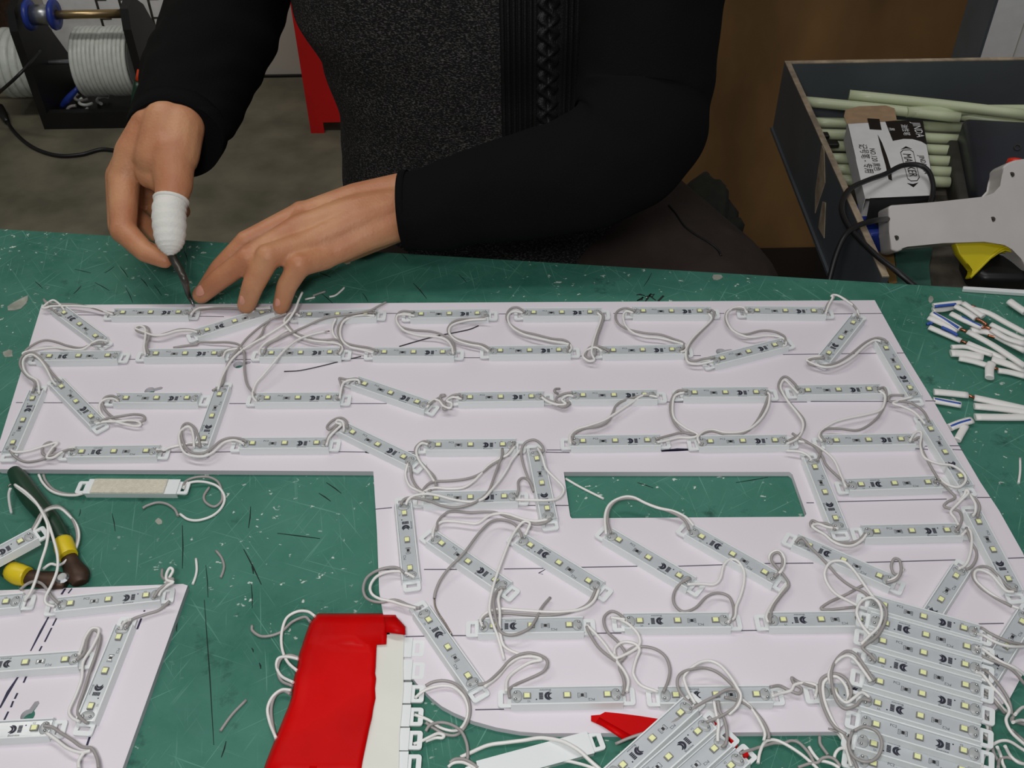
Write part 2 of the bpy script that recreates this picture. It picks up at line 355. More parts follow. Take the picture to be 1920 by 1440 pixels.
main_top = [(78, 572), (1640, 563), (1695, 662), (1749, 750), (1797, 834), (1838, 904), (1873, 957), (1918, 1037), (1945, 1110), (1950, 1170), (1940, 1215), (1920, 1260), (1893, 1310), (1850, 1345), (1780, 1364), (1700, 1371),
            (1580, 1372), (1300, 1374), (1020, 1375), (975, 1372), (930, 1364), (887, 1352), (850, 1336), (828, 1324), (808, 1308), (780, 1280), (755, 1245), (735, 1200), (718, 1150), (711, 1110), (707, 1000), (700, 884), (0, 880), (-14, 872)]
main = board('sign_board', main_top, [[(1057, 885), (1480, 885), (1486, 890), (1512, 964), (1508, 969), (1072, 972), (1069, 968)]], [(281, 733, 0.35), (447, 684, 0.3), (1352, 660, 0.2)],
             'large white foam board cut as a letter, covered with rows of modules')
left_top = [(-60, 1109), (343, 1095), (352, 1098), (230, 1440), (205, 1520), (-60, 1560)]
left = board('sign_board', left_top, [], [(52, 1342, 1.25)], 'smaller white foam board at the lower left with a jagged right edge')
lines = [(main, [(100, 590, 200, 591), (355, 593, 420, 594), (718, 588, 745, 588), (935, 589, 960, 589), (1150, 588, 1170, 588), (1345, 588, 1358, 588), (1555, 589, 1655, 588)]),
         (main, [(240, 674, 268, 674), (425, 675, 482, 674), (640, 673, 700, 672), (868, 671, 912, 671), (1072, 668, 1095, 668), (1292, 667, 1314, 667), (1468, 665, 1697, 662)]),
         (main, [(30, 755, 212, 756), (430, 757, 470, 757), (645, 757, 725, 757), (1240, 754, 1300, 754), (1447, 754, 1513, 754), (1520, 753, 1665, 753), (1735, 752, 1754, 752)]),
         (main, [(0, 848, 12, 848), (300, 848, 352, 848), (390, 848, 450, 847), (620, 847, 700, 848), (760, 847, 795, 847), (765, 850, 794, 850), (1025, 844, 1068, 844), (1023, 848, 1068, 849), (1240, 845, 1305, 844), (1715, 837, 1740, 837), (1713, 841, 1740, 843), (1780, 836, 1802, 836), (1786, 843, 1806, 844)]),
         (main, [(703, 955, 735, 952), (770, 950, 790, 949), (975, 948, 1005, 948), (1040, 948, 1066, 948), (1512, 943, 1526, 943), (1568, 941, 1775, 936), (1832, 933, 1857, 933)]),
         (main, [(710, 1069, 745, 1068), (795, 1068, 858, 1068), (945, 1067, 1020, 1066), (1088, 1064, 1195, 1062), (1270, 1062, 1360, 1059), (1430, 1057, 1525, 1056), (1618, 1055, 1795, 1050), (1890, 1047, 1920, 1046)]),
         (main, [(760, 1194, 800, 1193), (845, 1192, 895, 1192), (1090, 1188, 1165, 1187), (1372, 1183, 1432, 1182), (1835, 1170, 1882, 1169)]),
         (main, [(891, 1331, 945, 1330)])]
for e, L in lines:
    for a, b, c, d in L: wpart('pencil_line', strip([P(a, b, BT), P(c, d, BT)], 0.0008, BT), 'pencil', e)
wpart('check_mark', strip([P(1022, 1068, BT), P(1010, 1075, BT), P(1018, 1077, BT)], 0.0009, BT), 'ink', main)
for a, b, c, d in ((685, 847, 698, 849), (1240, 845, 1300, 843)): wpart('marker_smudge', strip([P(a, b + 1, BT), P((a + c) / 2, (b + d) / 2 - .5, BT), P(c, d, BT)], 0.003, BT), 'ink', main)
for pts, wd in ((px('S', [(355, 350), (290, 470), (218, 610)]), .0016), (px('S', [(410, 362), (375, 430)]), .0011), (px('S', [(368, 445), (318, 545)]), .0011), (px('S', [(298, 575), (280, 610)]), .0011),
                (px('S', [(128, 795), (60, 900), (0, 1015)]), .0022), (px('S', [(188, 790), (168, 835)]), .0012), (px('S', [(125, 908), (105, 950)]), .0012), (px('S', [(95, 965), (78, 1010)]), .0012), (px('S', [(60, 1040), (28, 1105)]), .0012),
                (px('S', [(465, 165), (437, 208)]), .0014), (px('S', [(512, 165), (485, 200)]), .0010), (px('S', [(1005, 378), (975, 455)]), .0013), (px('S', [(652, 1180), (618, 1280)]), .0013), (px('S', [(1028, 320), (1024, 330)]), .0012)):
    wpart('pen_line', strip([P(a, b, BT) for a, b in pts], wd, BT), 'ink', left)
# ================================================================ LIGHT MODULES
def mm(vf): return [Vector(v) * 0.001 for v in vf[0]], vf[1]
def tray_mesh():
    prof = [(-7, 0), (7, 0), (5.9, 5.6), (5.1, 5.6), (5.0, 3.4), (-5.0, 3.4), (-5.1, 5.6), (-5.9, 5.6)]; n = len(prof); V = []
    for x in (-33.2, 33.2): V += [(x, y, z) for y, z in prof]
    Fc = [(i, (i + 1) % n, n + (i + 1) % n, n + i) for i in range(n)]
    for s, q in ((0, lambda t: t[::-1]), (n, lambda t: t)):
        Fc += [q((s + 0, s + 1, s + 4, s + 5)), q((s + 1, s + 2, s + 3, s + 4)), q((s + 0, s + 5, s + 6, s + 7))]
    return me('tray', *mm((V, Fc)), 'plastic')
def tab_mesh(sx):                                         # flat screw tab with a slot, outside the end of the tray
    W, Lh, r, t = 5.8, 7.6, 1.8, 1.3; out = [(0, -W), (Lh - r, -W)]
    out += [(Lh - r + r * math.sin(a), -W + r - r * math.cos(a)) for a in (0.5, 1.05, 1.5708)] + [(Lh - r + r * math.cos(a), W - r + r * math.sin(a)) for a in (0, .52, 1.05, 1.5708)] + [(0, W)]
    hole = [(2.0, -3.4), (4.6, -3.4), (4.6, 3.4), (2.0, 3.4)]
    f = lambda L: [((33.2 + x) * .001 * sx, y * .001) for x, y in L]
    d = curve_mesh('mounting_tab', [f(out), f(hole)], t * .001, 'plastic'); d.transform(Matrix.Translation((0, 0, t * .0005 + .0012))); return d
def poly3(pts, z=4.74, th=0.03):
    return prism(pts, z, z + th)
def print_vf():
    out = []
    def crescent(cx, R, off, r2, a):                      # outer arc minus an offset inner arc, opening to the left
        A = [(cx + R * math.cos(t), R * math.sin(t)) for t in [math.radians(-a + 2 * a * k / 10) for k in range(11)]]
        p0, p1 = A[0], A[-1]; B = [(p1[0] + (p0[0] - p1[0]) * k / 8 + off * math.sin(math.pi * k / 8), p1[1] + (p0[1] - p1[1]) * k / 8) for k in range(1, 8)]
        n1 = len(A); V = [(x, y, 4.72) for x, y in A + B] + [(x, y, 4.75) for x, y in A + B]; n = len(A + B)
        idx = [(i, i + 1, n - 1 - max(0, min(n - n1 - 1, i - 1)), ) for i in range(n1 - 1)]
        Fc = []
        Bx = [A[0]] + B[::-1] + [A[-1]]; m = 10; V = []
        for k in range(m + 1):
            t = k / m; u = t * (len(Bx) - 1); i0 = min(int(u), len(Bx) - 2); f = u - i0
            q = (Bx[i0][0] * (1 - f) + Bx[i0 + 1][0] * f, Bx[i0][1] * (1 - f) + Bx[i0 + 1][1] * f); V += [(A[k][0], A[k][1], 4.74), (q[0], q[1], 4.74)]
        Fc = [(2 * k, 2 * k + 2, 2 * k + 3, 2 * k + 1) for k in range(m)]
        return V, Fc
    out.append(crescent(10.5, 2.75, 2.2, 0, 112)); out.append(crescent(9.3, 2.1, 1.75, 0, 112))
    for k in range(5):
        y = -2.2 + k * .92; out.append(poly3([(14.0, y), (16.4, y), (16.4, y + .74), (14.0, y + .74)]))
    out.append(poly3([(18.0 + .5 * math.cos(a), 2.2 + .45 * math.sin(a)) for a in [k * math.pi / 4 for k in range(8)]]))
    rx = -33 + .36 * 66
    for s in (-1, 1):                                     # brackets beside the resistor
        x = rx + s * 2.55; out.append(poly3([(x - .12, -1.6), (x + .12, -1.6), (x + .12, 1.6), (x - .12, 1.6)]))
        for y in (-1.6, 1.45): out.append(poly3([(min(x, x - s * 1.3), y), (max(x, x - s * 1.3), y), (max(x, x - s * 1.3), y + .17), (min(x, x - s * 1.3), y + .17)]))
    v = join(*out)
    def tx(s, size, x, y):
        d = text_mesh(s, size, 't', 'print', Matrix.Translation((x, y, 4.75))); r = vf_of(d); bpy.data.meshes.remove(d); return r
    return mm(join(v, tx('PC2', 2.3, -14.6, 2.7), tx('Blueview', 1.9, 12.6, -3.85), tx('V2', 1.7, 22.5, 3.3)))
MT = tray_mesh(); MTAB = {-1: tab_mesh(-1), 1: tab_mesh(1)}
MPCB = me('circuit_board', *mm(box(-32.8, -4.95, 3.4, 32.8, 4.95, 4.7)), 'pcb')
MPR = me('printed_logo', *print_vf(), 'print')
MLED = me('led', *mm(box(-2.3, -1.75, 0, 2.3, 1.75, 1.1)), 'ledpad')
MPH = me('phosphor', *bevelled(mm(box(-1.65, -1.5, 1.1, 1.65, 1.5, 1.4)), .0002, 1), 'phos')
MRES = me('resistor', *mm(box(-0.85, -0.85, 0, 0.85, 0.85, 0.6)), 'res')
MCAP = me('end_cap', *mm(box(-.55, -0.95, 0, .55, 0.95, 0.55)), 'cap')
MSOL = me('solder_joint', *mm(ball((0, 0, 0.2), 1.0, 0.8, 0.9, 8, 5)), 'solder', True)
MRSN = me('resin_blob', *mm(ball((0, 0, 0), 3.1, 4.2, 0.5, 12, 6)), 'resin', True)
PZ = 0.0047
def build_module(root):
    ob('tray', MT, root)
    for s in (-1, 1): ob('mounting_tab', MTAB[s], root)
    pcb = ob('circuit_board', MPCB, root); ob('printed_logo', MPR, pcb)
    for fx in (.134, .496, .857):
        l = ob('led', MLED, root, (-.033 + fx * .066, 0, PZ)); ob('phosphor', MPH, l)
    r = ob('resistor', MRES, root, (-.033 + .36 * .066, 0, PZ))
    for s in (-1, 1): ob('end_cap', MCAP, r, (s * .0014, 0, 0))
    for s in (-1, 1):
        b = ob('resin_blob', MRSN, root, (s * .0293, 0, PZ))
        for t in (-1, 1): ob('solder_joint', MSOL, b, (s * .001, t * .0022, .0006))
proto = None
def copy_thing(src):
    r = src.copy(); COL.objects.link(r)
    for ch in list(src.children):
        c = ch.copy(); COL.objects.link(c); c.parent = r
        for g in ch.children:
            d = g.copy(); COL.objects.link(d); d.parent = c
    return r
def module(ax, ay, bx, by, label, group, base=BT, tilt=0.0, flip=False):
    global proto
    z = base + PZ; a, b = P(ax, ay, z), P(bx, by, z); c = (a + b) / 2; c.z = base
    if proto is None:
        proto = ob('light_module', None); proto.empty_display_size = .02; build_module(proto); r = proto
    else: r = copy_thing(proto)
    r.location = c + Vector((0, 0, .0056 if flip else 0)); d = b - a; r.rotation_euler = (math.pi if flip else 0, tilt, math.atan2(d.y, d.x))
    for k in ('label', 'category', 'group', 'kind'):
        if k in r: del r[k]
    tag(r, label, 'module', group); return r
G1, G2 = 'led modules fixed on the large white board', 'led modules fixed on the small white board'
MODS = [
 (192,640,108,578,'slanted led module at the far left corner of the large board'),
 (208,587,359,586,'led module leftmost of the far row, under the pointing tool tip'),
 (226,667,68,669,'led module at the left end of the second row, logo to its left'),
 (273,664,423,663,'led module second in the second row, wires curling up at its left end'),
 (510,581,368,626,'slanted led module pressed under the fingertips of the flat hand'),
 (106,716,182,793,'slanted led module near the left edge, between two flat rows'),
 (18,846,68,733,'steep led module along the left edge of the large board'),
 (216,747,373,747,'lone led module below the left keyhole'),
 (416,729,378,836,'steep led module near the lower left, wire loop at its foot'),
 (295,846,131,848,'led module first in the fourth row, logo upside down'),
 (560,591,707,588,'led module in the far row just right of the fingertips'),
 (489,663,640,661,'led module third in the second row, crossed by a loose white wire'),
 (479,747,640,746,'led module in the third row, fed by one grey and one white wire'),
 (664,714,804,762,'gently slanted led module in the third row with knotted ends'),
 (861,746,1018,744,'led module in the third row right after the gently slanted one'),
 (455,832,614,831,'led module second in the fourth row'),
 (644,803,776,867,'slanted led module above the inner corner of the board'),
 (800,835,966,834,'glinting led module right of the slanted one in the fourth row'),
 (794,935,971,931,'led module crossed by two loose curved wires, left of the window cutout'),
 (771,1088,756,942,'upright led module along the inner left edge'),
 (1003,843,1030,975,'upright led module at the left side of the window cutout'),
 (811,1008,948,1102,'diagonal led module first from the left below the window cutout'),
 (1123,1102,974.6,1011,'diagonal led module second from the left below the window cutout'),
 (1141,1002,1295,1093,'diagonal led module third from the left, white wire over the cutout'),
 (1457,1087,1292,994,'diagonal led module fourth from the left with small loop at right end'),
 (1677,1093,1488,1011,'diagonal led module just above the right heap of modules'),
 (1093,1172,897,1175,'led module in the lower row crossed by a bundle of cut wires'),
 (1368,1163,1171,1165,'led module in the middle of the lower row, logo upside down'),
 (1637,1161,1440,1163,'led module in the lower row whose right end runs under the heap'),
 (893,1290,789,1142,'steep led module beside the red taped bundle'),
 (1168,1302,957,1306,'led module at the left of the nearest row, bright solder glints'),
 (1446,1302,1237,1304,'led module in the nearest row half hidden by the tilted heap'),
 (1743,1293,1533,1298,'led module in the nearest row mostly hidden under the right heap'),
 (769,590,917,588,'led module third in the far row, long glint on its back rim'),
 (981,587,1127,586,'led module fourth in the far row'),
 (1186,584,1333,584,'led module fifth in the far row'),
 (1398,583,1548,584,'led module last in the far row at the right corner'),
 (702,661,850,661,'led module fourth in the second row, pencil curve passing its left end'),
 (921,658.5,1066,657,'led module fifth in the second row'),
 (1131,658,1280,656,'led module sixth in the second row with a wire loop at its left'),
 (1336,677,1471,643,'slightly slanted led module at the right of the second row'),
 (1608,595,1544,675,'slanted led module by the far right corner, pointing toward the camera'),
 (1653,640,1715,744,'steep led module first down the right edge'),
 (1071,742,1232,741,'led module in the third row, white wire lying over its right end'),
 (1281,737,1440,736,'led module in the third row between two round wire loops'),
 (1492,733,1653,730,'led module at the right end of the third row'),
 (1072,828,1236,826,'led module in the fourth row left of a dark marker smudge'),
 (1311,829,1475,826,'led module in the fourth row right of a dark marker smudge'),
 (1547,827,1711,824,'led module at the right end of the fourth row'),
 (1522,862,1573,990,'upright led module at the right side of the window cutout'),
 (1764,904,1588,910,'led module right of the window cutout, logo upside down'),
 (1612,998,1808,994,'led module below right of the window cutout, logo upright'),
 (1737,793,1809,908,'steep led module second down the right edge, looped over by white wire'),
 (1822,955,1905,1115,'steep led module third down the right edge'),
 (1803,1064,1722,1190,'slanted led module running under the top of the right heap'),
 (1926,1150,1845,1280,'slanted led module at the right frame edge, running under the heap'),
]
for a, b, c, d, l in MODS: module(a, b, c, d, l, G1)
for a, b, c, d, l in ((105, 1135, 303, 1114, 'led module at the top right of the small lower left board'), (-160, 1144, 42, 1126, 'led module cut by the left frame edge at the top of the small board'),
                      (154, 1235, -60, 1250, 'led module in the middle row of the small board, logo upside down'), (232, 1173, 160, 1352, 'steep led module along the right edge of the small board'),
                      (-120, 1375, 96, 1364, 'led module in the lowest row of the small board')):
    module(a, b, c, d, l, G2)
# ---------------------------------------------------------------- heaps of loose modules
G3, G4 = 'loose led modules heaped at the right', 'loose led modules in the tilted heap at the bottom'
ords = ['topmost', 'second', 'third', 'fourth', 'fifth', 'sixth', 'seventh', 'eighth', 'ninth']
heapR = [(784,367,1504,575),(1505,687,800,487),(781,600,1507,807),(1505,938,765,724),(757,859,1511,1077),(1496,1220,738,995),(736,1134,1499,1362),(1483,1485,713,1257),(720,1385,1490,1613)]
hz = [.7603] * 6 + [.7578, .7545, .7515]
for i, q in enumerate(heapR):
    (a, b), (c, d) = px('G', [q[:2], q[2:]])
    module(a, b, c, d, '%s led module from the top of the right heap, logo %s' % (ords[i], 'upright' if i % 2 == 0 else 'upside down'), G3, hz[i])
heapB = [(871,631,-104,1516),(104,1709,1074,864),(1259,1081,299,1931),(500,2120,1467,1279)]
for i, q in enumerate(heapB):
    (a, b), (c, d) = px('I', [q[:2], q[2:]])
    module(a, b, c, d, '%s led module of the tilted heap beside the red tape scrap' % ('upper left', 'second', 'third', 'lower right')[i], G4, (.7606, .7575, .754, .7505)[i])
module(-127, 1105, 68, 1000, 'loose led module lying across the dark green plier handles', None, .7668)
# flipped modules with tape on the back
fm = module(158, 913, 340, 914, 'upside down white module with cream foam tape below the board', None, TT, flip=True)
wpart_ = bevelled(mm(box(-29, -6.6, -1.1, 24.5, 6.8, 0)), .0003, 1); ob('foam_tape', me('foam_tape', *wpart_, 'foam'), fm)
fm2 = module(900, 1449, 1106, 1393, 'upside down white module lying left of the tilted heap', None, TT, flip=True)
rb = [(574, 1215, 772), (571, 1257, 771), (567, 1300, 769), (562, 1343, 766), (557, 1387, 763), (551, 1432, 760)]
rz = .7504
for i, (xa, y, xb) in enumerate(rb):
    mod_ = module(xa, y, xb, y, '%s upside down module end poking out of the red taped bundle' % ords[i], 'modules in the red taped bundle', rz, flip=True)
    for ch in list(mod_.children):
        if ch.data == MTAB[-1]: bpy.data.objects.remove(ch)      # this end is under the tape
lz = rz + .0056
lin = [P(a, b, lz) for a, b in ((580, 1200), (715, 1195), (718, 1192), (756, 1189), (758, 1196), (756, 1250), (757, 1290), (753, 1340), (749, 1380), (748, 1440), (747, 1470), (600, 1470))]
wthing('tape_liner', prism([(p.x, p.y) for p in lin], lz + .0001, lz + .0009), 'liner', 'white tape liner strip across the modules beside the red tape', 'tape')
# red tape wrap
tz = lz + .0022
ys = [1150, 1153, 1158, 1170, 1189, 1207.5, 1208.5, 1225, 1250, 1262, 1272, 1290, 1309, 1326, 1345, 1365, 1395, 1425, 1460]
xl = [598, 592, 588, 580, 573, 567, 567, 561, 557, 553, 551, 549, 546, 540, 532, 524, 512, 500, 488]
xr = [738, 742, 744, 733, 725, 724, 706, 705, 704, 703, 705, 703, 704, 700, 697, 692, 686, 680, 674]
V, Fc = [], []; U = [0, .012, .03, .07, .2, .4, .6, .8, .93, 1.0]; nu = len(U)
for j, y in enumerate(ys):
    for k, u in enumerate(U):
        top = tz + .0022 * math.exp(-((u - .1) / .2) ** 2) + .0006 * math.sin(u * 9 + y * .05)
        h = [0, .45, .8, 1][k] if k < 4 else 1
        e = [.12, .6, .95][j] if j < 3 else 1
        z = TT + .0004 + (top - TT) * h * e
        p = P(xl[j] + (xr[j] - xl[j]) * u, y, z); V.append(p)
n = len(V); V += [v - Vector((0, 0, .0004)) for v in V]
for j in range(len(ys) - 1):
    for k in range(nu - 1):
        a = j * nu + k; q = (a, a + nu, a + nu + 1, a + 1); Fc.append(q); Fc.append(tuple(n + i for i in q[::-1]))
rim = [k for k in range(nu)] + [j * nu + nu - 1 for j in range(1, len(ys))] + [(len(ys) - 1) * nu + k for k in range(nu - 2, -1, -1)] + [j * nu for j in range(len(ys) - 2, 0, -1)]
for i in range(len(rim)):
    a, b = rim[i], rim[(i + 1) % len(rim)]; Fc.append((a, b, n + b, n + a))
c0 = P(630, 1300, TT)
rt = empty('red_tape_wrap', c0, 'wide glossy red tape wrapped around a bundle of white modules', 'tape')
wpart('tape_band', (V, Fc), 'red', rt, True)
def sheet(rows, th, m, parent, name):                    # thin curled sheet from rows of world points
    nr, nc = len(rows), len(rows[0]); V = [p for r in rows for p in r]; n = len(V); V = V + [p - Vector((0, 0, th)) for p in V]; Fc = []
    for j in range(nr - 1):
        for k in range(nc - 1):
            a = j * nc + k; q = (a, a + 1, a + nc + 1, a + nc); Fc += [q, tuple(n + i for i in q[::-1])]
    rim = list(range(nc)) + [j * nc + nc - 1 for j in range(1, nr)] + [(nr - 1) * nc + k for k in range(nc - 2, -1, -1)] + [j * nc for j in range(nr - 2, 0, -1)]
    for i in range(len(rim)):
        a, b = rim[i], rim[(i + 1) % len(rim)]; Fc.append((b, a, n + a, n + b))
    return wpart(name, (V, Fc), m, parent, True) if parent else (V, Fc)
arch = []
for k in range(9):
    t = k / 8; x = 722 + 38 * t; h = math.sin(math.pi * t) * .0022
    arch.append([P(x - 3 + 3 * t, 1157 + 44 * max(0, t - .6), tz + .0026 + h - .0018 * max(0, t - .6)), P(x, 1172 + 6 * t, tz + .0028 + h), P(x, 1185 + 5 * t, tz + .0022 + h * .7)])
sheet(arch, .0003, 'red', rt, 'tape_fold')
# red tape scrap at the bottom
q = px('J', [(1430, 435), (1520, 428), (1570, 400), (1700, 412), (1920, 440), (2110, 470), (2115, 485), (1965, 610), (1850, 668), (1770, 690), (1560, 548), (1430, 488)])
sc = empty('red_tape_scrap', P(1180, 1360, BT), 'folded scrap of red tape on the board edge by the tilted heap', 'tape')
pts = [P(a, b, BT + .001) for a, b in q]
wpart('tape_piece', prism([(p.x, p.y) for p in pts], BT + .0006, BT + .0011), 'red', sc)
f = px('J', [(1515, 455), (1590, 505), (1560, 548), (1770, 690), (1850, 640), (1840, 625)]); rows = [[P(1515 / 5.333 + 840, 1260 + 452 / 5.333, BT + .003), P(840 + 1845 / 5.333, 1260 + 640 / 5.333, BT + .003)], [P(840 + 1480 / 5.333, 1260 + 500 / 5.333, BT + .002), P(840 + 1772 / 5.333, 1260 + 688 / 5.333, BT + .002)]]
sheet(rows, .0003, 'red', sc, 'tape_fold')
for a, b, c, d, l in ((1338, 1348, 1348, 1362, 'tiny red tape scrap between two modules of the tilted heap'), (1362, 1376, 1380, 1398, 'small red tape scrap at the right of the tilted heap'), (1392, 1408, 1400, 1418, 'dark red tape scrap at the lower end of the tilted heap')):
    z = TT + .0058; w_ = [P(a, b, z), P(a + 8, b - 3, z), P(c + 4, d - 2, z), P(c - 5, d, z)]
    wthing('red_tape_scrap', prism([(p.x, p.y) for p in w_], TT, z), 'red', l, 'tape')
# ---------------------------------------------------------------- pliers
pl = empty('pliers', P(100, 1080, TT), 'pair of pliers with dark green handles and yellow bands', 'pliers')
hp = [P(a, b, TT + h) for a, b, h in px('R', [(105, 95, .0085), (150, 160, .0085), (230, 280, .0085), (320, 390, .0085), (410, 500, .0085), (478, 630, .0085)])]
g1 = wpart('handle', tube(hp, [.0048, .0066, .0074, .0070, .0062, .0058], 14, 5), 'hgreen', pl, True)
wpart('yellow_band', tube([P(a, b, TT + .0085) for a, b in px('R', [(472, 622), (490, 680), (515, 735)])], [.0066, .0069, .0062], 14, 4), 'yellow', pl, True)
wpart('plier_half', tube([P(a, b, TT + h) for a, b, h in px('R', [(505, 715, .008), (540, 800, .007), (585, 880, .006), (600, 935, .005)])], [.005, .0062, .0078, .005], 12, 4, .62), 'rust', pl, True)
wpart('handle', tube([P(a, b, TT + .0085) for a, b in px('R', [(-260, 560), (-120, 690), (0, 775), (90, 850)])], [.0055, .007, .0066, .0062], 14, 4), 'hgreen', pl, True)
wpart('yellow_band', tube([P(a, b, TT + .0085) for a, b in px('R', [(82, 838), (140, 868), (205, 885)])], [.0066, .0072, .0064], 14, 4), 'yellow', pl, True)
wpart('plier_half', tube([P(a, b, TT + h) for a, b, h in px('R', [(190, 880, .008), (300, 905, .007), (420, 915, .006), (500, 930, .005)])], [.0052, .0062, .0068, .005], 12, 4, .62), 'rust', pl, True)
wpart('pivot', move(lathe([(.004, 0), (.0045, .001), (.003, .0022)], 12), *(P(118, 1085, TT + .009))), 'steel', pl)
# ================================================================ WIRES
WR = .00098
def heights(pts, he, hm, base):
    n = len(pts); out = []
    L = [0]
    for i in range(1, n): L.append(L[-1] + math.hypot(pts[i][0] - pts[i - 1][0], pts[i][1] - pts[i - 1][1]))
    for p, l in zip(pts, L):
        t = l / L[-1]
        if len(p) > 2: h = p[2]
        else:
            a = he[0] * max(0, 1 - t / .28) ** 1.3; b = he[1] * max(0, 1 - (1 - t) / .28) ** 1.3; k = max(0, 1 - t / .28, 1 - (1 - t) / .28)
            h = a + b + hm * (1 - k)
        out.append(P(p[0], p[1], base + h * .001))
    return out
wire_n = 0
def wires(label, grey=None, white=None, reg='Z', he=(6.4, 6.4), hm=3.0, base=BT, group='lead wires between modules', bare=None, r=WR):
    """one lead: its grey and its white core are the parts"""
    global wire_n; wire_n += 1
    hm += (wire_n % 4) * .35; parts = []
    if grey: parts.append(('grey_wire', heights(px(reg, grey), he, hm, base), 'gwire'))
    if white: parts.append(('white_wire', heights(px(reg, white), he, hm + .5, base), 'wwire'))
    c = parts[0][1][0].copy(); c.z = min(p.z for q in parts for p in q[1])
    e = empty('wire_lead', c, label, 'wire', group)
    for nme, pts, m in parts: wpart(nme, tube(pts, r, 8, 5), m, e, True)
    if bare: wpart('bare_end', tube(heights(px(reg, bare), (he[1] if he[1] < 6 else 2, 1.5), 2, base), r * .6, 6, 4), 'bare', e, True)
    return e
W_ = wires
W_('wire lead twisted around the far left corner of the board', [(450,285),(400,250),(350,200),(328,165),(350,185),(420,200),(550,203),(680,225),(780,255),(850,268)], [(480,245),(450,205),(400,172),(355,195),(318,232),(400,217),(560,215),(700,227),(790,257),(845,280)], 'A', hm=5)
W_('wire lead rising in a hump over the left edge by the second row', [(780,495),(700,500),(610,530),(500,512),(430,488),(340,472),(260,500),(190,555),(230,590),(300,600)], [(810,480),(740,472),(690,495),(620,540),(520,540),(400,527),(250,547),(172,568),(200,590),(300,590)], 'A', hm=5)
W_('wire lead looping over the left edge between steep and slanted modules', [(245,860),(262,790),(205,742),(158,683),(150,630),(180,580),(232,562),(290,590),(340,650),(400,730),(455,785)], [(295,870),(280,780),(215,737),(180,690),(172,630),(200,590),(245,580),(300,620),(350,690),(390,770),(420,805)], 'A', hm=6)
W_('wire lead in a flat loop left of the lone module', [(745,1085),(800,1060),(900,1042),(1000,1028),(1070,1036),(1085,1065),(1040,1085),(950,1082),(870,1062),(800,1010),(768,950),(790,900),(850,890),(890,920)], [(715,1100),(780,1083),(880,1080),(980,1074),(1040,1085),(1052,1110),(1000,1115),(900,1092),(800,1060),(752,1010),(748,950),(790,915),(850,912),(885,930)], 'A', hm=3)
W_('wire lead curled at the lower left corner of the board', [(75,1300),(110,1345),(170,1380),(240,1383),(330,1360),(390,1310),(405,1262),(375,1237),(330,1260),(315,1310),(345,1338),(420,1325),(500,1295),(555,1290)], [(80,1300),(130,1312),(220,1300),(320,1270),(432,1240),(390,1285),(350,1350),(400,1352),(460,1312),(530,1280),(565,1278)], 'A', hm=4)
W_('short wire lead joining the fourth row to the steep module', [(1180,1305),(1220,1300),(1290,1275),(1380,1255),(1470,1257),(1500,1268)], [(1170,1290),(1225,1298),(1280,1275),(1400,1250),(1480,1240),(1560,1240)], 'A')
W_('wire lead in a tall narrow loop at the foot of the steep module', [(1500,1275),(1490,1200),(1460,1130),(1410,1095),(1370,1115),(1360,1180),(1385,1260),(1430,1310),(1510,1320),(1580,1290),(1650,1230),(1720,1205),(1800,1210),(1850,1235)], [(1455,1275),(1450,1190),(1430,1130),(1390,1125),(1345,1170),(1345,1230),(1370,1300),(1420,1335),(1520,1345),(1600,1310),(1680,1240),(1760,1222),(1830,1250)], 'A', hm=5)
W_('long wire lead sweeping up from the steep module to the fingertips', [(-5,660),(55,620,5),(75,550,4),(100,470,5),(170,380,6),(220,320,6),(300,250,6),(370,205,7),(430,180,7),(470,165,8)], [(30,655),(60,560,5),(120,460,5),(200,390,6),(300,330,6),(400,270,7),(470,220,8),(520,150,10),(548,80,14),(572,28,16)], 'B', hm=5)
W_('wire lead crossed into an upright kink left of the second row', [(1115,575),(1100,510),(1120,440),(1110,380),(1060,368),(1020,395),(1090,425),(1170,440),(1260,415),(1350,390),(1440,395),(1495,412)], [(1090,582),(1080,520),(1090,440),(1085,380),(1040,363),(1012,382),(1060,402),(1150,435),(1230,430),(1330,402),(1420,397),(1480,412)], 'A', hm=5)
W_('wire lead running right from the second row module under loose wires', [(30,435),(80,402),(150,386),(220,378),(300,310),(330,250),(370,200)], [(62,445),(85,405),(150,390),(215,385),(270,350),(340,310)], 'B', hm=4)
W_('single grey wire with a pointed cut end right of the kinked lead', [(325,652,1),(350,648,1.2),(368,646,1.5),(374,642,2),(400,642,3),(430,642,4),(450,648,5),(458,665,6),(458,690,5),(463,720,5),(478,740,6.4)], None, 'Z')
W_('single loose white wire arching to a tinned end over the second row', None, [(275,730),(252,690,6),(270,620,7),(320,560,9),(380,490,11),(430,430,12),(480,380,11),(550,330,9),(640,298,8),(720,280,7)], 'B', bare=[(715,281),(735,278),(745,277)])
W_('wire lead with grey core running far right to the board edge', [(325,420),(350,368),(420,330,6),(500,290,7),(600,245,7),(700,200,8),(800,178,8),(900,165,9),(1000,147,9),(1060,118,9),(1110,92,8)], [(298,430),(298,395),(340,350),(400,318),(450,285,4),(495,262,3)], 'B', hm=5)
W_('wire lead looping left of the second far row module down to second row', [(550,165),(500,170),(470,205),(485,250),(530,290),(620,322),(700,335),(780,330),(815,345),(822,385),(800,420)], [(557,180),(520,162),(485,170),(455,210),(480,260),(540,310),(640,340),(740,350),(808,362),(830,392),(812,425)], 'B', hm=4)
W_('wire lead in a wide hook from the far row to the fourth second row module', [(1050,160),(990,160),(900,172),(840,200),(803,250),(808,310),(850,352),(920,372),(1000,385),(1060,408)], [(1038,180),(960,175),(880,190),(832,222),(815,280),(830,340),(880,380),(960,398),(1030,418)], 'B', hm=4)
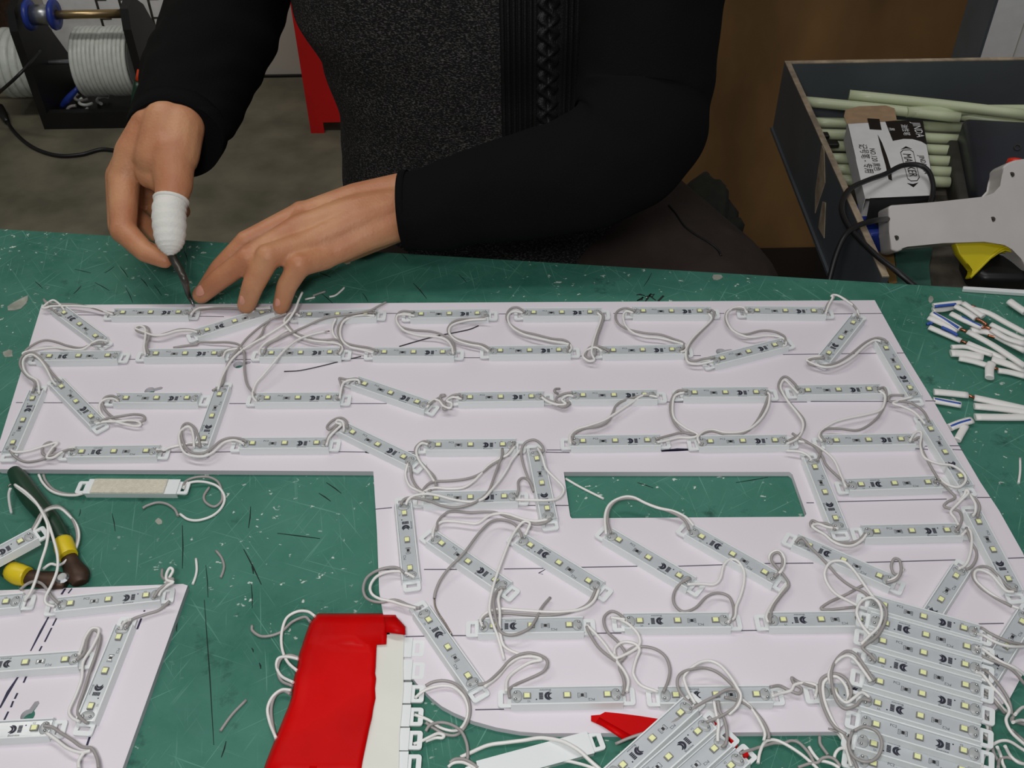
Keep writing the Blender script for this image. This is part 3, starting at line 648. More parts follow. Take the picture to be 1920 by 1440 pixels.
W_('short twisted tinned wire standing beside the wide hook', None, [(790,195,6),(765,255,5),(778,310,4),(830,360,3)], 'B', he=(5, 3), bare=[(795,198),(772,240),(760,275)])
W_('wire lead in an open bend left of the third far row module', [(1290,155),(1210,150),(1175,190),(1200,245),(1280,270),(1400,280),(1480,305),(1540,350),(1553,420)], [(1295,180),(1225,170),(1182,178),(1182,222),(1230,275),(1320,305),(1430,313),(1500,337),(1533,380),(1540,422)], 'B', hm=4)
W_('wire lead in a rounded bend below the right of third far row module', [(1770,175),(1700,195),(1600,200),(1540,220),(1508,260),(1520,300),(1570,330),(1650,350),(1730,365),(1785,395)], [(1755,200),(1650,207),(1560,227),(1522,252),(1518,292),(1560,335),(1640,362),(1720,377),(1770,410)], 'B', hm=4)
W_('thin dark scrap wire lying diagonally on the board', None, None, 'Z') if 0 else None
W_('wire lead in a long S bend under the fourth far row module', [(290,155),(240,125),(195,135),(170,180),(190,230),(260,275),(360,300),(460,325),(540,335),(575,360),(562,400)], [(275,160),(222,150),(185,170),(182,215),(220,265),(300,305),(400,330),(500,350),(570,362),(588,385),(575,408)], 'C', hm=4)
W_('wire lead dropping from the fourth far row module into a small ring', [(770,155),(795,180),(780,240),(755,310),(742,390),(740,430),(700,450),(678,430),(702,385),(750,373),(800,390),(830,407)], [(755,160),(778,190),(752,270),(727,350),(718,420),(735,462),(700,470),(662,440),(682,403),(740,382),(785,408)], 'C', hm=5)
W_('wire lead in an S bend under the fifth far row module', [(1000,150),(940,130),(890,145),(870,180),(890,230),(950,265),(1060,290),(1160,300),(1250,330),(1305,352),(1310,380),(1285,402)], [(985,160),(940,150),(920,180),(935,240),(980,285),(1050,312),(1150,322),(1250,345),(1318,368),(1322,398),(1292,412)], 'C', hm=4)
W_('wire lead falling from the fifth far row module to the slanted module', [(1465,155),(1492,142),(1505,170),(1480,220),(1400,300),(1350,360),(1332,410),(1338,457),(1385,468),(1440,455),(1510,447)], [(1470,165),(1487,200),(1420,270),(1360,330),(1328,390),(1325,450),(1345,482),(1400,490),(1460,480),(1500,470)], 'C', hm=4)
W_('wire lead in a wide bend under the last far row module', [(150,150),(90,133),(20,145),(2,190),(20,245),(80,290),(140,297),(230,275),(310,280),(375,308),(388,345)], [(140,160),(110,125),(50,130),(12,160),(8,205),(40,265),(100,302),(170,317),(260,307),(335,312),(382,332),(390,365),(370,372)], 'D', hm=4)
W_('wire lead peaking over the far right corner of the board', [(640,150),(660,100),(698,62),(690,42),(740,55),(810,100),(850,150),(850,190)], [(645,165),(665,110),(690,62),(682,50),(722,48),(790,90),(840,130),(858,180)], 'D', hm=8)
W_('wire lead rising from the corner module to the right edge module', [(640,450),(560,455),(530,475),(560,495),(640,498),(720,478),(800,430),(900,350),(970,322),(1020,330),(1040,352)], [(620,437),(540,450),(528,470),(600,500),(660,510),(740,490),(820,442),(900,370),(960,337),(1000,345)], 'D', hm=5)
W_('wire lead in a high loop left of the last third row module', [(470,650),(440,610),(390,570),(355,588),(343,640),(390,710),(450,780),(500,840),(507,890),(480,940),(440,965),(398,985)], [(468,678),(425,632),(385,592),(362,610),(358,650),(400,725),(460,800),(497,860),(495,915),(460,970),(395,1002)], 'D', hm=4)
W_('wire lead hanging in two separate curves right of the third row', [(980,650),(1020,640),(1035,680),(1025,750),(980,830),(910,890),(840,915),(740,905),(650,905),(612,940),(640,985)], [(990,660),(1025,690),(1020,750),(990,790),(900,815),(800,835),(710,860),(640,900),(600,945),(620,985)], 'D', hm=4)
W_('crossed wire lead between the first and second right edge modules', [(1150,690),(1060,692),(1058,728),(1120,728),(1200,742),(1270,790),(1310,855)], [(1205,700),(1120,722),(1078,742),(1140,762),(1220,802),(1285,875)], 'D', hm=5)
W_('wire lead in a left half circle between third and fourth rows', [(1335,660),(1270,662),(1230,720),(1225,800),(1260,880),(1320,932),(1390,940),(1300,930),(1210,950),(1130,972)], [(1315,672),(1255,692),(1238,760),(1250,840),(1320,900),(1400,942),(1360,962),(1280,962),(1200,980),(1140,992)], 'C', hm=3.5)
W_('wire lead in a right half circle between third and fourth rows', [(1845,660),(1855,680),(1830,760),(1770,870),(1690,935),(1580,940),(1490,920),(1425,940),(1400,980),(1430,1012)], [(1850,672),(1862,700),(1845,780),(1785,865),(1700,920),(1580,930),(1500,912),(1440,922),(1400,960),(1412,1002)], 'C', hm=3.5)
W_('wire lead in a lazy S from third row to fourth row, mid board', [(1130,692),(1050,692),(950,715),(880,750),(850,810),(820,860),(760,890),(670,905),(612,935),(590,980),(612,1002)], [(1145,702),(1050,690),(970,740),(880,800),(800,850),(700,885),(620,910),(580,950),(582,1004)], 'C', hm=4)
W_('knotted wire lead between two mid third row modules', [(390,690),(430,717),(480,737),(520,765),(560,757),(572,732),(500,735),(492,705),(540,680),(595,672)], [(395,702),(440,732),(500,750),(552,745),(525,720),(560,692),(602,697)], 'C', hm=4)
W_('small stiff clip of wire standing by the knotted lead', [(512,648,2),(485,650,4),(478,665,5),(500,680,2)], None, 'C', he=(2, 2))
W_('wavy wire lead at the right end of the gently slanted module', [(1375,757),(1440,712),(1490,690),(1462,690),(1465,720),(1500,770),(1480,780),(1490,735),(1530,695),(1580,685),(1602,702)], [(1372,768),(1410,722),(1450,725),(1480,760),(1522,772),(1532,742),(1500,725),(1540,702),(1595,714)], 'B', hm=5)
W_('kinked wire lead at the upper left of the gently slanted module', [(800,715),(828,660),(815,600),(812,580),(860,588),(920,583),(950,602)], [(812,712),(822,650),(838,610),(880,592),(930,592),(940,612)], 'B', hm=6)
W_('wire lead in a small arch above the inner corner module', [(720,1010),(742,950),(790,890),(800,872),(745,910),(732,888),(770,850),(820,835),(855,858),(862,902)], [(727,1012),(745,960),(790,912),(822,880),(790,868),(800,850),(832,862),(840,905),(835,922)], 'B', hm=6)
W_('wire lead arching left from the glinting module to crossing wires', [(1392,992),(1345,988),(1300,1030),(1308,1090),(1370,1160),(1420,1215),(1432,1275)], [(1380,1005),(1335,1000),(1305,1045),(1322,1108),(1380,1182),(1420,1245)], 'B', hm=4)
W_('wire lead drooping from the inner corner module', [(1240,1118),(1268,1150),(1275,1220),(1310,1280),(1350,1308),(1400,1300)], [(1250,1130),(1235,1200),(1260,1270),(1310,1300),(1360,1322)], 'B', hm=3)
W_('long grey and white lead curving below the glinting module', [(1270,50),(1255,80,7),(1200,170,6),(1120,240,6),(1020,300,6),(900,390,6),(760,440,6),(580,462,6),(420,468,6),(350,500,6),(300,560,6),(320,590,6)], [(1275,95),(1200,180,7),(1110,225,6),(1000,290,6),(920,380,6),(830,470,6),(720,535,6),(560,545,6),(430,535,6),(340,560,6),(300,590,6),(310,640,6)], 'Q')
W_('loose curved lead swinging to the inner left edge module', [(1140,120),(1135,200,8),(1100,290,8),(1050,430,8),(1000,560,8),(930,640,9),(800,710,9),(640,745,8),(500,725,8),(380,680,8),(250,650,8),(150,640,8),(90,665,8),(65,715,7)], [(1330,130),(1240,245,6),(1200,320,7),(1130,430,7),(1040,540,8),(950,640,9),(850,680,9),(740,680,9),(600,655,9),(450,615,9),(330,600,9),(200,620,9),(140,665,8),(120,715,7)], 'Q')
W_('wire lead looping around the upright module by the cutout', [(1520,125),(1575,150,9),(1560,90,10),(1500,35,10),(1440,30,10),(1370,70,8),(1340,160,6),(1360,280,5),(1400,400,4),(1470,575,3),(1430,470,5),(1360,430,7),(1310,470,7),(1310,560,7),(1290,620,6)], [(1510,110),(1560,200,10),(1600,330,8),(1680,420,6),(1770,510,5),(1790,570,5),(1740,640,6),(1640,665,8),(1450,665,8),(1280,660,6.5)], 'Q')
W_('wire lead sweeping left from the foot of the upright module', [(1660,860),(1590,905),(1480,920),(1330,880),(1200,845),(1080,800),(980,790),(800,795),(600,785),(520,820),(460,890),(440,990)], [(1620,870),(1500,888),(1360,868),(1220,820),(1120,805),(1000,830),(880,910),(760,905),(620,890),(500,895),(420,960),(400,1060)], 'Q', hm=4)
W_('single grey wire arching over to a stripped point below the cutout', [(1025,440),(1010,400,7),(970,350,7),(900,325,7),(820,340,8),(740,420,9),(650,540,9),(560,630,7),(500,710,5),(470,780,3),(460,830,2)], None, 'E', he=(6.4, 2), bare=[(460,828),(466,880),(490,930),(530,990),(572,1062)])
W_('single white wire arching down across the lower row', None, [(1045,425),(1060,390,8),(1075,348,9),(1040,335,9),(1000,370,8),(950,450,8),(890,600,8),(840,750,8),(815,880,8),(830,970,8),(870,1080,5),(910,1225,2)], 'E', he=(6.4, 2))
W_('wire lead hooking down from the first diagonal module', [(920,760),(872,772),(842,840,9),(850,930,9),(870,1010,9),(900,1055,8),(970,1065,8),(1060,1030,8),(1110,970,7),(1150,890,5),(1205,825,3)], [(895,775),(872,830,8),(882,920,8),(882,1030,8),(900,1120,5),(940,1160,3),(1020,1190,2),(1100,1198,1.5)], 'E', he=(6.4, 2))
W_('wire lead running from the second diagonal module to lower row', [(1500,770),(1460,850),(1400,895),(1300,925),(1180,940),(1050,935),(900,925),(810,935),(757,980),(785,1015)], [(1520,770),(1482,850),(1410,897),(1300,915),(1150,915),(1000,905),(880,897),(800,920),(757,965),(770,1010)], 'E', hm=5)
W_('wire lead drooping between two lower row modules', [(0,1010),(20,1060),(80,1150),(160,1215),(210,1235),(250,1190),(200,1110),(130,1040),(110,960),(150,915),(200,925),(255,972)], [(0,1000),(60,1060),(120,1130),(165,1195),(205,1210),(330,1140),(335,1070),(275,1000),(200,960),(155,952),(262,968)], 'F', hm=4)
W_('wire lead in a big round loop above the nearest row', [(225,1235),(250,1192),(290,1150),(370,1140),(450,1160),(510,1210),(535,1290),(520,1370),(492,1432)], [(460,1432),(350,1390),(305,1330),(300,1290),(318,1220),(340,1160),(310,1122),(240,1110),(185,1145),(178,1190)], 'F', hm=5, he=(4, 6.4))
W_('wire lead dropping to the right end of the nearest row module', [(218,1225),(212,1280),(235,1340),(243,1400),(232,1450)], [(180,1175),(195,1235),(240,1295),(268,1360),(258,1430)], 'F', hm=5, he=(4, 6.4))
W_('wire lead bridging the window cutout between two diagonal modules', [(155,412),(135,335),(145,255),(200,197),(300,188),(400,225),(560,282),(630,330),(660,392)], [(125,420),(118,300),(150,222),(230,180),(300,180),(380,218),(460,248),(560,270),(640,310),(688,365)], 'F', hm=7)
W_('wire lead in a big S from third diagonal module to lower row', [(665,700),(602,735),(560,800),(565,870),(620,915),(700,890),(770,820),(840,795),(910,815),(940,870),(945,940),(918,985)], [(645,740),(740,737),(820,740),(860,700),(880,620),(920,580),(970,590),(1010,650),(1010,730),(990,810),(962,880),(950,950),(905,985)], 'F', hm=4)
W_('wire lead in a tiny loop at the end of the fourth diagonal module', [(1205,695),(1250,640,8),(1258,570,9),(1230,535,10),(1195,550,9),(1190,590,8),(1230,640,7),(1270,685,5),(1300,745,4),(1250,810,4),(1200,880,5),(1180,950,6),(1180,990,6.4)], [(1215,672),(1250,655,8),(1272,600,8),(1262,550,10),(1225,522,9),(1180,545,7),(1180,590,5),(1240,650,3),(1285,720,2),(1240,800,3),(1190,870,4),(1155,940,6),(1165,985,6.4)], 'F')
W_('wire lead across the diagonal module into a grey triangle loop', [(1340,470),(1382,440,9),(1430,492,9),(1530,592,9),(1620,692,8),(1700,752,8),(1780,790,9),(1830,840,10)], [(1862,845,13),(1818,790,12),(1769,720,12),(1709,640,11),(1649,592,11),(1570,597,10),(1530,660,9),(1545,730,8),(1600,800,8),(1690,850,10),(1740,875,11)], 'F')
W_('grey wire folded in a flat triangle left of the right heap', [(760,262,8),(720,280,6),(630,330,3),(540,370,3),(480,410,3),(500,422,3),(560,420,3),(630,412,4),(700,405,8)], None, 'G')
W_('wire lead in a bold loop on top of the right heap', [(800,345,14),(850,365,15),(895,420,15),(890,500,14),(840,590,14),(760,650,13),(745,670,13),(790,710,12),(830,755,12)], [(810,585,12),(790,580,13),(740,520,14),(707,440,15),(735,370,15),(800,345,16),(850,380,15),(870,455,15),(845,535,14),(790,590,13),(735,645,12)], 'G')
W_('wire lead in a tiny loop at the right end of the diagonal module', [(895,250),(960,230,9),(992,180,10),(985,110,11),(950,95,11),(930,140,9),(945,190,8),(980,200,7)], [(905,240),(960,215,8),(1010,160,9)], 'G')
W_('wire lead in a double loop at the left of the right heap', [(820,880,12),(760,790,13),(700,710,13),(640,690,13),(580,740,12),(545,820,12),(552,920,12),(580,1010,11),(630,1058,11),(700,1040,12),(740,1000,12),(800,1010,12)], [(800,885,12),(740,800,13),(680,730,13),(625,722,13),(572,762,12),(530,825,11),(540,890,11),(590,980,11),(640,1020,12),(690,990,13),(740,955,13),(790,985,12)], 'G')
W_('wire lead hanging from the heap over the board front edge', [(660,1000,11),(672,940,11),(640,870,11),(580,835,11),(510,845,10),(470,890,8),(480,1000,6),(520,1110,4),(570,1180,3),(640,1225,3)], [(655,1000,10),(640,920,11),(590,860,11),(540,855,10),(492,900,8),(502,1010,6),(550,1130,3),(600,1210,2),(650,1300,1),(690,1420,1)], 'G', base=BT)
W_('grey wire in a clear ring on the lower part of the right heap', [(690,1200,13),(760,1175,14),(840,1210,14),(870,1290,14),(840,1370,13),(770,1402,13),(690,1370,12),(655,1290,12),(680,1205,12)], None, 'G')
W_('knotted wire lead between the two nearest row modules', [(150,920),(210,912),(270,940),(335,962),(352,930),(305,900),(290,860,6),(330,885),(440,922)], [(160,980),(220,960),(285,942),(310,905),(380,893),(450,915),(440,985)], 'G', hm=4)
W_('wire lead passing from window cutout module to the right row', [(430,935),(500,980),(560,1010),(610,1050),(592,1112)], [(388,1046),(480,1053),(535,1080),(555,1110)], 'D', hm=5, he=(5, 6.4))
W_('wire lead slanting down right of the window cutout', [(450,955),(560,1010),(620,1080),(650,1140),(720,1210),(795,1272)], [(470,985),(560,1002),(640,1050),(700,1110),(740,1200),(775,1282)], 'D', hm=4, he=(5, 6.4))
W_('wire lead curling under the foot of the upright cutout module', [(1600,390),(1550,352),(1490,345),(1450,330),(1440,360),(1480,385),(1530,420),(1600,465),(1680,475),(1750,455),(1790,412)], [(1620,382),(1550,372),(1490,352),(1450,362),(1470,385),(1530,420),(1580,462),(1640,488),(1710,490),(1770,455),(1800,415)], 'F', hm=5)
W_('white and grey lead looping over the second right edge module', [(1200,985),(1255,960),(1262,1030),(1300,1110),(1345,1190),(1380,1240)], [(1185,985),(1220,932),(1260,930),(1255,1010),(1280,1090),(1370,1130),(1460,1142),(1530,1190),(1545,1240),(1500,1280),(1430,1265),(1370,1218)], 'D', hm=7)
W_('crumpled wire lead tangled beside the right edge', [(150,205),(220,220,5),(290,290,5),(340,350,5),(270,390,5),(240,430,4),(300,450,4),(370,470,5),(400,530,6),(385,600,6),(345,655,6.4)], [(370,390,5),(420,330,8),(440,280,9),(460,310,9),(410,360,8),(350,420,6),(300,480,5),(340,540,5),(370,600,6)], 'L')
W_('wire lead joining second and third right edge modules', [(470,330),(530,370),(560,430),(550,490),(540,525)], [(455,300),(490,350),(522,410),(522,480),(500,515)], 'L', hm=6)
W_('wire lead falling to the slanted module above the right heap', [(440,620),(480,740),(530,830),(530,900),(490,970),(440,1000)], [(400,690),(450,640),(480,660),(490,760),(470,880),(430,960),(370,992)], 'L', hm=5)
W_('wire lead in an oval loop below the third right edge module', [(900,1190),(820,1160),(740,1070),(660,990),(580,970),(520,1000),(500,1060),(560,1150),(640,1210),(720,1262),(850,1330)], [(870,1200),(800,1190),(740,1130),(660,1040),(560,1000),(515,1030),(530,1100),(620,1185),(720,1252),(820,1312),(920,1350)], 'L', hm=5)
W_('wire lead looping left from the inner left edge module onto the table', [(1160,185),(1100,150),(1000,165),(920,215),(895,290),(920,350),(1000,375),(1100,360),(1190,395),(1260,415)], [(1225,215),(1150,180),(1060,178),(980,210),(940,270),(950,320),(1000,352),(1080,370),(1160,395),(1235,412)], 'H', hm=5)
W_('wire lead in a leaf shaped loop right of the steep module', [(740,1385),(800,1370,6),(880,1300,5),(960,1215,5),(1060,1180,6),(1150,1200,6),(1188,1240,6),(1160,1300,5),(1060,1350,4),(980,1385,5),(940,1420,6),(945,1470,7)], [(780,1400),(860,1340,4),(930,1260,4),(1010,1210,4),(1100,1205,5),(1150,1225,5),(1080,1240,4),(990,1290,3),(930,1350,4),(922,1430,6)], 'E')
# leads on the small board
W_('two white wires rising to a twisted bare end over the pliers', None, [(180,1070),(230,1000,10),(270,900,14),(310,770,18),(350,640,20),(360,520,22),(330,430,24),(270,330,24),(190,250,24),(110,195,24)], 'R', bare=[(110,195),(85,190),(60,210)])
W_('second white wire of the bare twisted end, reaching the right module', None, [(410,1110),(350,1090,8),(340,1040,9),(390,940,12),(430,830,15),(430,720,18),(400,600,20),(360,480,22),(300,370,23),(210,280,23),(115,205,23)], 'R')
W_('short white wire end hanging beside the dark green handle', None, [(78,222,22),(66,270,18),(72,340,12),(86,410,6)], 'R', he=(22, 4), base=TT)
W_('grey wire humping between the two top modules of small board', [(150,985),(195,945),(250,922),(310,935),(355,985),(390,1040),(440,1088)], None, 'R', hm=7)
W_('twisted wire lead standing at the corner of the small board', [(1150,1045),(1200,975),(1300,905),(1240,905),(1215,880),(1217,830)], [(1190,1030),(1210,990),(1260,950),(1300,925),(1250,910),(1250,860),(1275,820),(1297,840),(1270,890),(1235,935)], 'R', hm=9)
W_('wire lead slanting down to the steep module of small board', [(1205,255),(1130,318),(1030,350),(935,388),(900,440)], [(925,385),(885,405),(858,448)], 'S', hm=3)
W_('wire lead in a tall hairpin on the small board', [(545,675),(600,620),(620,530),(660,460),(700,480),(710,530),(680,640),(640,750),(600,880),(562,990),(555,1060),(590,1100),(620,1122)], [(560,640),(582,580),(605,510),(650,450),(700,452),(695,500),(650,590),(590,690),(582,800),(540,920),(492,1030),(512,1082),(565,1112)], 'S', hm=4)
W_('wire lead looping off the lowest module of small board', [(310,1140),(370,1150),(430,1190),(510,1240),(580,1290),(650,1300),(690,1370),(700,1440)], [(330,1190),(400,1240),(480,1300),(570,1330),(640,1318),(600,1330),(560,1390),(560,1440)], 'S', hm=5)
W_('wire lead hoop behind the pliers, from the loose module', [(215,575,16),(260,500,18),(320,400,20),(420,355,16),(500,400,11),(555,480,8),(580,580,6),(560,690,8),(480,780,10)], [(240,560,16),(290,480,19),(340,395,20),(440,370,15),(520,430,10),(575,500,7),(592,590,6),(560,690,8),(490,770,10),(440,800,11),(380,790,12),(320,830,12)], 'R', base=TT, he=(16, 12))
# leads of the flipped module, bundle and heaps
W_('grey and white lead in a round curl right of foam taped module', [(1375,200),(1400,165,4),(1470,140,4),(1560,138,3),(1630,170,2),(1660,230,1),(1665,310,1),(1610,360,1),(1545,330,1),(1530,280,1),(1570,215,1)], [(1375,220),(1400,190,4),(1470,172,4),(1560,180,3),(1640,215,2),(1685,290,1.2),(1660,370,1.2),(1590,430,1.2),(1490,462,1.2),(1410,455,1.2),(1350,415,1.2)], 'R', base=TT)
W_('thin grey curved wire end below the foam taped module', [(1335,430,1.2),(1310,380,1.2),(1250,340,1.2),(1180,330,1.2),(1110,350,1.2),(1070,372,1.2)], None, 'R', base=TT, he=(1.2, 1.2))
W_('wire lead vanishing under the board left of foam taped module', [(325,120,2),(345,170,1.2),(400,230,1.2),(480,262,1.5),(570,270,3)], [(290,120,2),(320,180,1.2),(380,240,1.2),(460,270,1.5),(560,276,3),(620,262,4)], 'R', base=TT)
for l, g, h in (('wire loop at the upper left of red taped bundle', [(555,500,4),(520,470,3),(440,500,1.2),(360,570,1.2),(250,595,1.2),(185,560,1.2),(180,525,1.2)], [(585,465,6),(540,435,5),(470,435,4),(400,480,3),(370,580,2),(375,680,2),(410,760,4),(470,815,6)]),
                ('wire loop at the middle left of red taped bundle', [(478,730,5),(420,715,4),(365,740,3),(345,810,2),(370,880,2),(440,912,4)], [(478,740,6),(410,725,5),(350,735,3),(338,790,2),(370,850,3),(445,890,6)]),
                ('wire loop at the lower left of red taped bundle', [(425,965,5),(380,945,4),(330,975,3),(305,1050,2),(310,1150,2),(335,1260,4)], [(432,940,6),(370,938,5),(310,985,3),(280,1060,2),(295,1150,2),(335,1250,5)])):
    W_(l, g, h, 'H', base=TT)
W_('wire lead in a big round loop right of the bundle', [(470,700,7),(540,665,8),(640,655,8),(740,685,8),(820,760,8),(865,870,7.5),(860,990,6),(810,1090,2),(740,1145,1.5),(640,1135,1.5),(540,1080,3),(470,1030,5)], [(375,810,5),(440,755,7),(520,720,7.5),(620,700,7.5),(720,715,7.5),(800,780,7.5),(848,880,7),(845,980,6),(790,1080,2),(710,1105,1.5),(600,1075,2),(490,1005,4),(370,960,5)], 'W', base=TT)
W_('grey wire arching from the lower bundle modules toward the camera', [(470,1110,5),(510,1055,6),(600,1030,5),(700,1050,5),(790,1110,5),(840,1220,4),(850,1340,3),(835,1380,2)], None, 'W', base=TT)
W_('short white wire loop end beside the lower bundle modules', None, [(360,1225,4),(430,1200,4),(500,1165,4),(580,1130,3),(635,1145,2),(620,1170,2),(560,1170,2),(470,1200,3)], 'W', base=TT)
W_('wire lead inside the tab slot of the first bundle module', [(420,290,3),(405,340,3),(410,385,3)], [(440,300,3),(425,350,3),(405,395,3)], 'W', base=TT, he=(3, 3))
W_('striped wire lead inside the tab slot of second bundle module', None, [(430,470,3),(395,530,3),(425,570,3),(395,610,3)], 'W', base=TT, he=(3, 3))
W_('long thick white wire crossing over the flipped module', None, [(140,480,1.5),(250,430,1.5),(450,345,1.5),(650,315,2),(850,290,3),(1000,265,5),(1100,265,6),(1250,290,8),(1350,330,9),(1480,410,9),(1600,520,8),(1740,640,6)], 'T', base=TT, he=(1.5, 6), r=.0012)
W_('grey and white lead at the bottom edge left of flipped module', [(20,540,2),(80,500,3),(170,500,4),(260,540,5),(340,600,5)], [(0,590,2),(60,545,2),(150,535,3),(230,560,4),(310,610,5)], 'T', base=TT, he=(2, 4))
W_('white wire below the flipped module at the bottom edge', None, [(1080,610,2),(1180,550,3),(1300,520,4),(1450,545,5),(1600,590,6),(1750,650,6)], 'T', base=TT, he=(2, 5))
W_('wire lead curling up from the tilted heap in a large ring', [(880,650,9),(780,560,11),(710,440,12),(710,330,13),(770,260,13),(900,220,13),(1050,210,12),(1200,270,12),(1350,400,12),(1440,520,12),(1420,640,11),(1340,720,10),(1200,800,9),(1050,860,8)], [(920,640,9),(840,500,11),(790,370,12),(790,300,12),(870,210,13),(980,140,13),(1100,125,13),(1220,180,13),(1330,300,13),(1420,440,13),(1465,540,12),(1430,660,11),(1320,770,9)], 'I')
W_('grey wire laid along the upper left of the tilted heap', [(-40,1120,2),(150,1040,5),(400,960,8),(650,860,10),(800,760,10),(960,650,11),(1150,550,12),(1300,470,12),(1420,470,12)], None, 'I', he=(2, 11))
W_('wire lead running from the ring over the board front edge', [(1270,560,10),(1400,590,8),(1540,650,6),(1660,760,5),(1750,880,4),(1800,1000,3),(1800,1060,2)], [(1460,570,8),(1560,650,6),(1640,760,5),(1720,900,4),(1755,1000,2),(1740,1080,1)], 'I', he=(9, 1))
W_('wire lead dropping into the third module of tilted heap', [(1190,600,10),(1210,720,9),(1270,830,8),(1300,980,7),(1290,1110,6),(1240,1160,6)], [(1140,600,10),(1170,760,9),(1200,880,8),(1190,1000,7),(1190,1090,6)], 'I', he=(10, 4))
W_('white wire bow at the bottom right of the tilted heap', [(300,720,6),(400,690,5),(530,650,3),(700,600,2),(820,600,2),(920,570,2),(1020,600,2),(1130,720,2),(1190,830,2)], [(520,840,4),(540,720,4),(590,600,3),(660,560,3),(760,570,3),(900,640,3),(1050,740,3),(1200,870,3),(1260,930,3)], 'U', base=TT, he=(5, 3))
W_('grey and white wires knotted at the bottom by the right heap', [(1000,890,2),(1150,840,3),(1240,830,4),(1290,780,5),(1370,765,6),(1450,800,6),(1510,880,5)], [(1130,640,3),(1180,720,3),(1250,800,3),(1330,820,4),(1420,850,5),(1500,900,5)], 'U', base=TT, he=(2, 4))
W_('white wire hoop at the bottom left of the right heap', [(1260,520,1.5),(1265,600,1.5),(1300,660,1.5),(1360,740,2)], [(1430,800,3),(1450,720,5),(1500,665,6),(1560,665,6),(1600,740,5),(1620,850,3),(1620,920,2)], 'U', base=TT, he=(1.5, 2))
W_('long white wire and grey wire crossing the lower left of right heap', [(1360,430,4),(1500,470,5),(1600,560,8),(1620,680,9),(1680,830,9),(1720,920,8)], [(1420,400,3),(1480,480,3),(1560,600,6),(1600,740,7),(1640,880,7)], 'U', base=TT, he=(5, 7))
vs = [('uppermost lead leaving the right heap toward the frame edge', [(210,215),(280,180),(350,220),(450,270),(560,310),(690,335)], [(220,235),(300,245),(380,290),(460,325),(560,348),(690,350)]),
      ('second lead leaving the right heap toward the frame edge', [(230,375),(310,440),(430,490),(540,540),(610,600),(680,690)], [(235,352),(300,370),(380,430),(480,490),(590,540),(690,610)]),
      ('third lead leaving the right heap, bending down the side', [(240,540),(330,570),(420,660),(500,770),(545,860),(560,960)], [(235,575),(300,600),(380,700),(470,800),(540,920),(510,1010),(560,1120),(690,1240)]),
      ('fourth lead leaving the right heap, bending down the side', [(215,750),(290,760),(370,800),(440,880),(500,950)], [(230,700),(310,720),(400,800),(480,900),(530,940)]),
      ('fifth lead at the right end of the right heap', [(260,920),(320,970),(365,1080),(380,1200),(400,1300),(440,1380)], [(240,965),(300,990),(340,1060),(350,1110)]),
      ('sixth lead at the right end of the right heap', [(250,1130),(310,1170),(370,1200)], [(225,1100),(290,1110),(350,1160),(380,1180)]),
      ('white wire arch at the lower right of the right heap', None, [(290,1440),(310,1340),(370,1250),(450,1200),(540,1200),(640,1260),(700,1300)]),
      ('white wire bow at the bottom right frame corner', [(440,1440),(450,1370),(510,1345),(600,1370),(700,1420)], [(430,1250),(460,1320),(480,1400),(500,1440)]),
      ('white wire slanting at the bottom right frame corner', [(560,1100),(620,1150),(700,1220)], [(500,1240),(550,1330),(620,1390),(700,1410)]),
      ('wire lead fanning out at the right frame edge, upper', [(560,1000),(620,920),(700,880)], [(590,960),(650,900),(700,890)]),
      ('wire lead fanning out at the right frame edge, lower', [(560,1010),(640,1040),(700,1050)], [(570,1030),(640,1010),(700,1020)])]
for i, (l, g, h) in enumerate(vs): W_(l, g, h, 'V', he=(11, 4), hm=8 if i < 4 else 5, base=TT + (.0045 if i < 3 else 0))
# scraps of wire on the table
def scrap(label, pts, m, reg, base=TT, r=.0009):
    return wthing('wire_scrap', tube([P(a, b, base + r) for a, b in px(reg, pts)], r, 8, 4), m, label, 'wire', 'cut scraps of wire', True)
scrap('short white wire scrap right of the small board corner', [(1470,750),(1476,830),(1465,890),(1445,942)], 'wwire', 'R')
scrap('bowed grey wire scrap beside the short white one', [(1620,690),(1660,740),(1680,800),(1672,850),(1655,892)], 'gwire', 'R')
scrap('straight grey wire scrap left of the red bundle', [(1750,957),(1650,1060),(1565,1178)], 'gwire', 'S')
scrap('straight white wire scrap at the left of the window cutout', [(1305,60),(1400,115),(1550,190)], 'wwire', 'E')
scrap('curved white wire scrap beyond the board by the hand', [(1305,100),(1370,85),(1430,40),(1475,-5)], 'wwire', 'O')
scrap('short white wire scrap with bare tip near the fingers', [(1030,130),(1080,118),(1145,105)], 'wwire', 'O')
scrap('grey wire scrap lying next to the short white scrap', [(1120,88),(1190,62),(1262,40)], 'gwire', 'O')
scrap('white wire scrap at the right frame edge', [(1895,1095),(1895,1180),(1885,1255)], 'wwire', 'D')
scrap('long thin dark wire crossing the second row diagonally', [(455,537),(560,530),(700,500),(850,462),(950,440)], 'res', 'B', BT, .00045)
scrap('thin dark wire curving below the third far row module', [(1195,376),(1300,345),(1430,310),(1560,285),(1650,265),(1705,242)], 'res', 'B', BT, .0005)
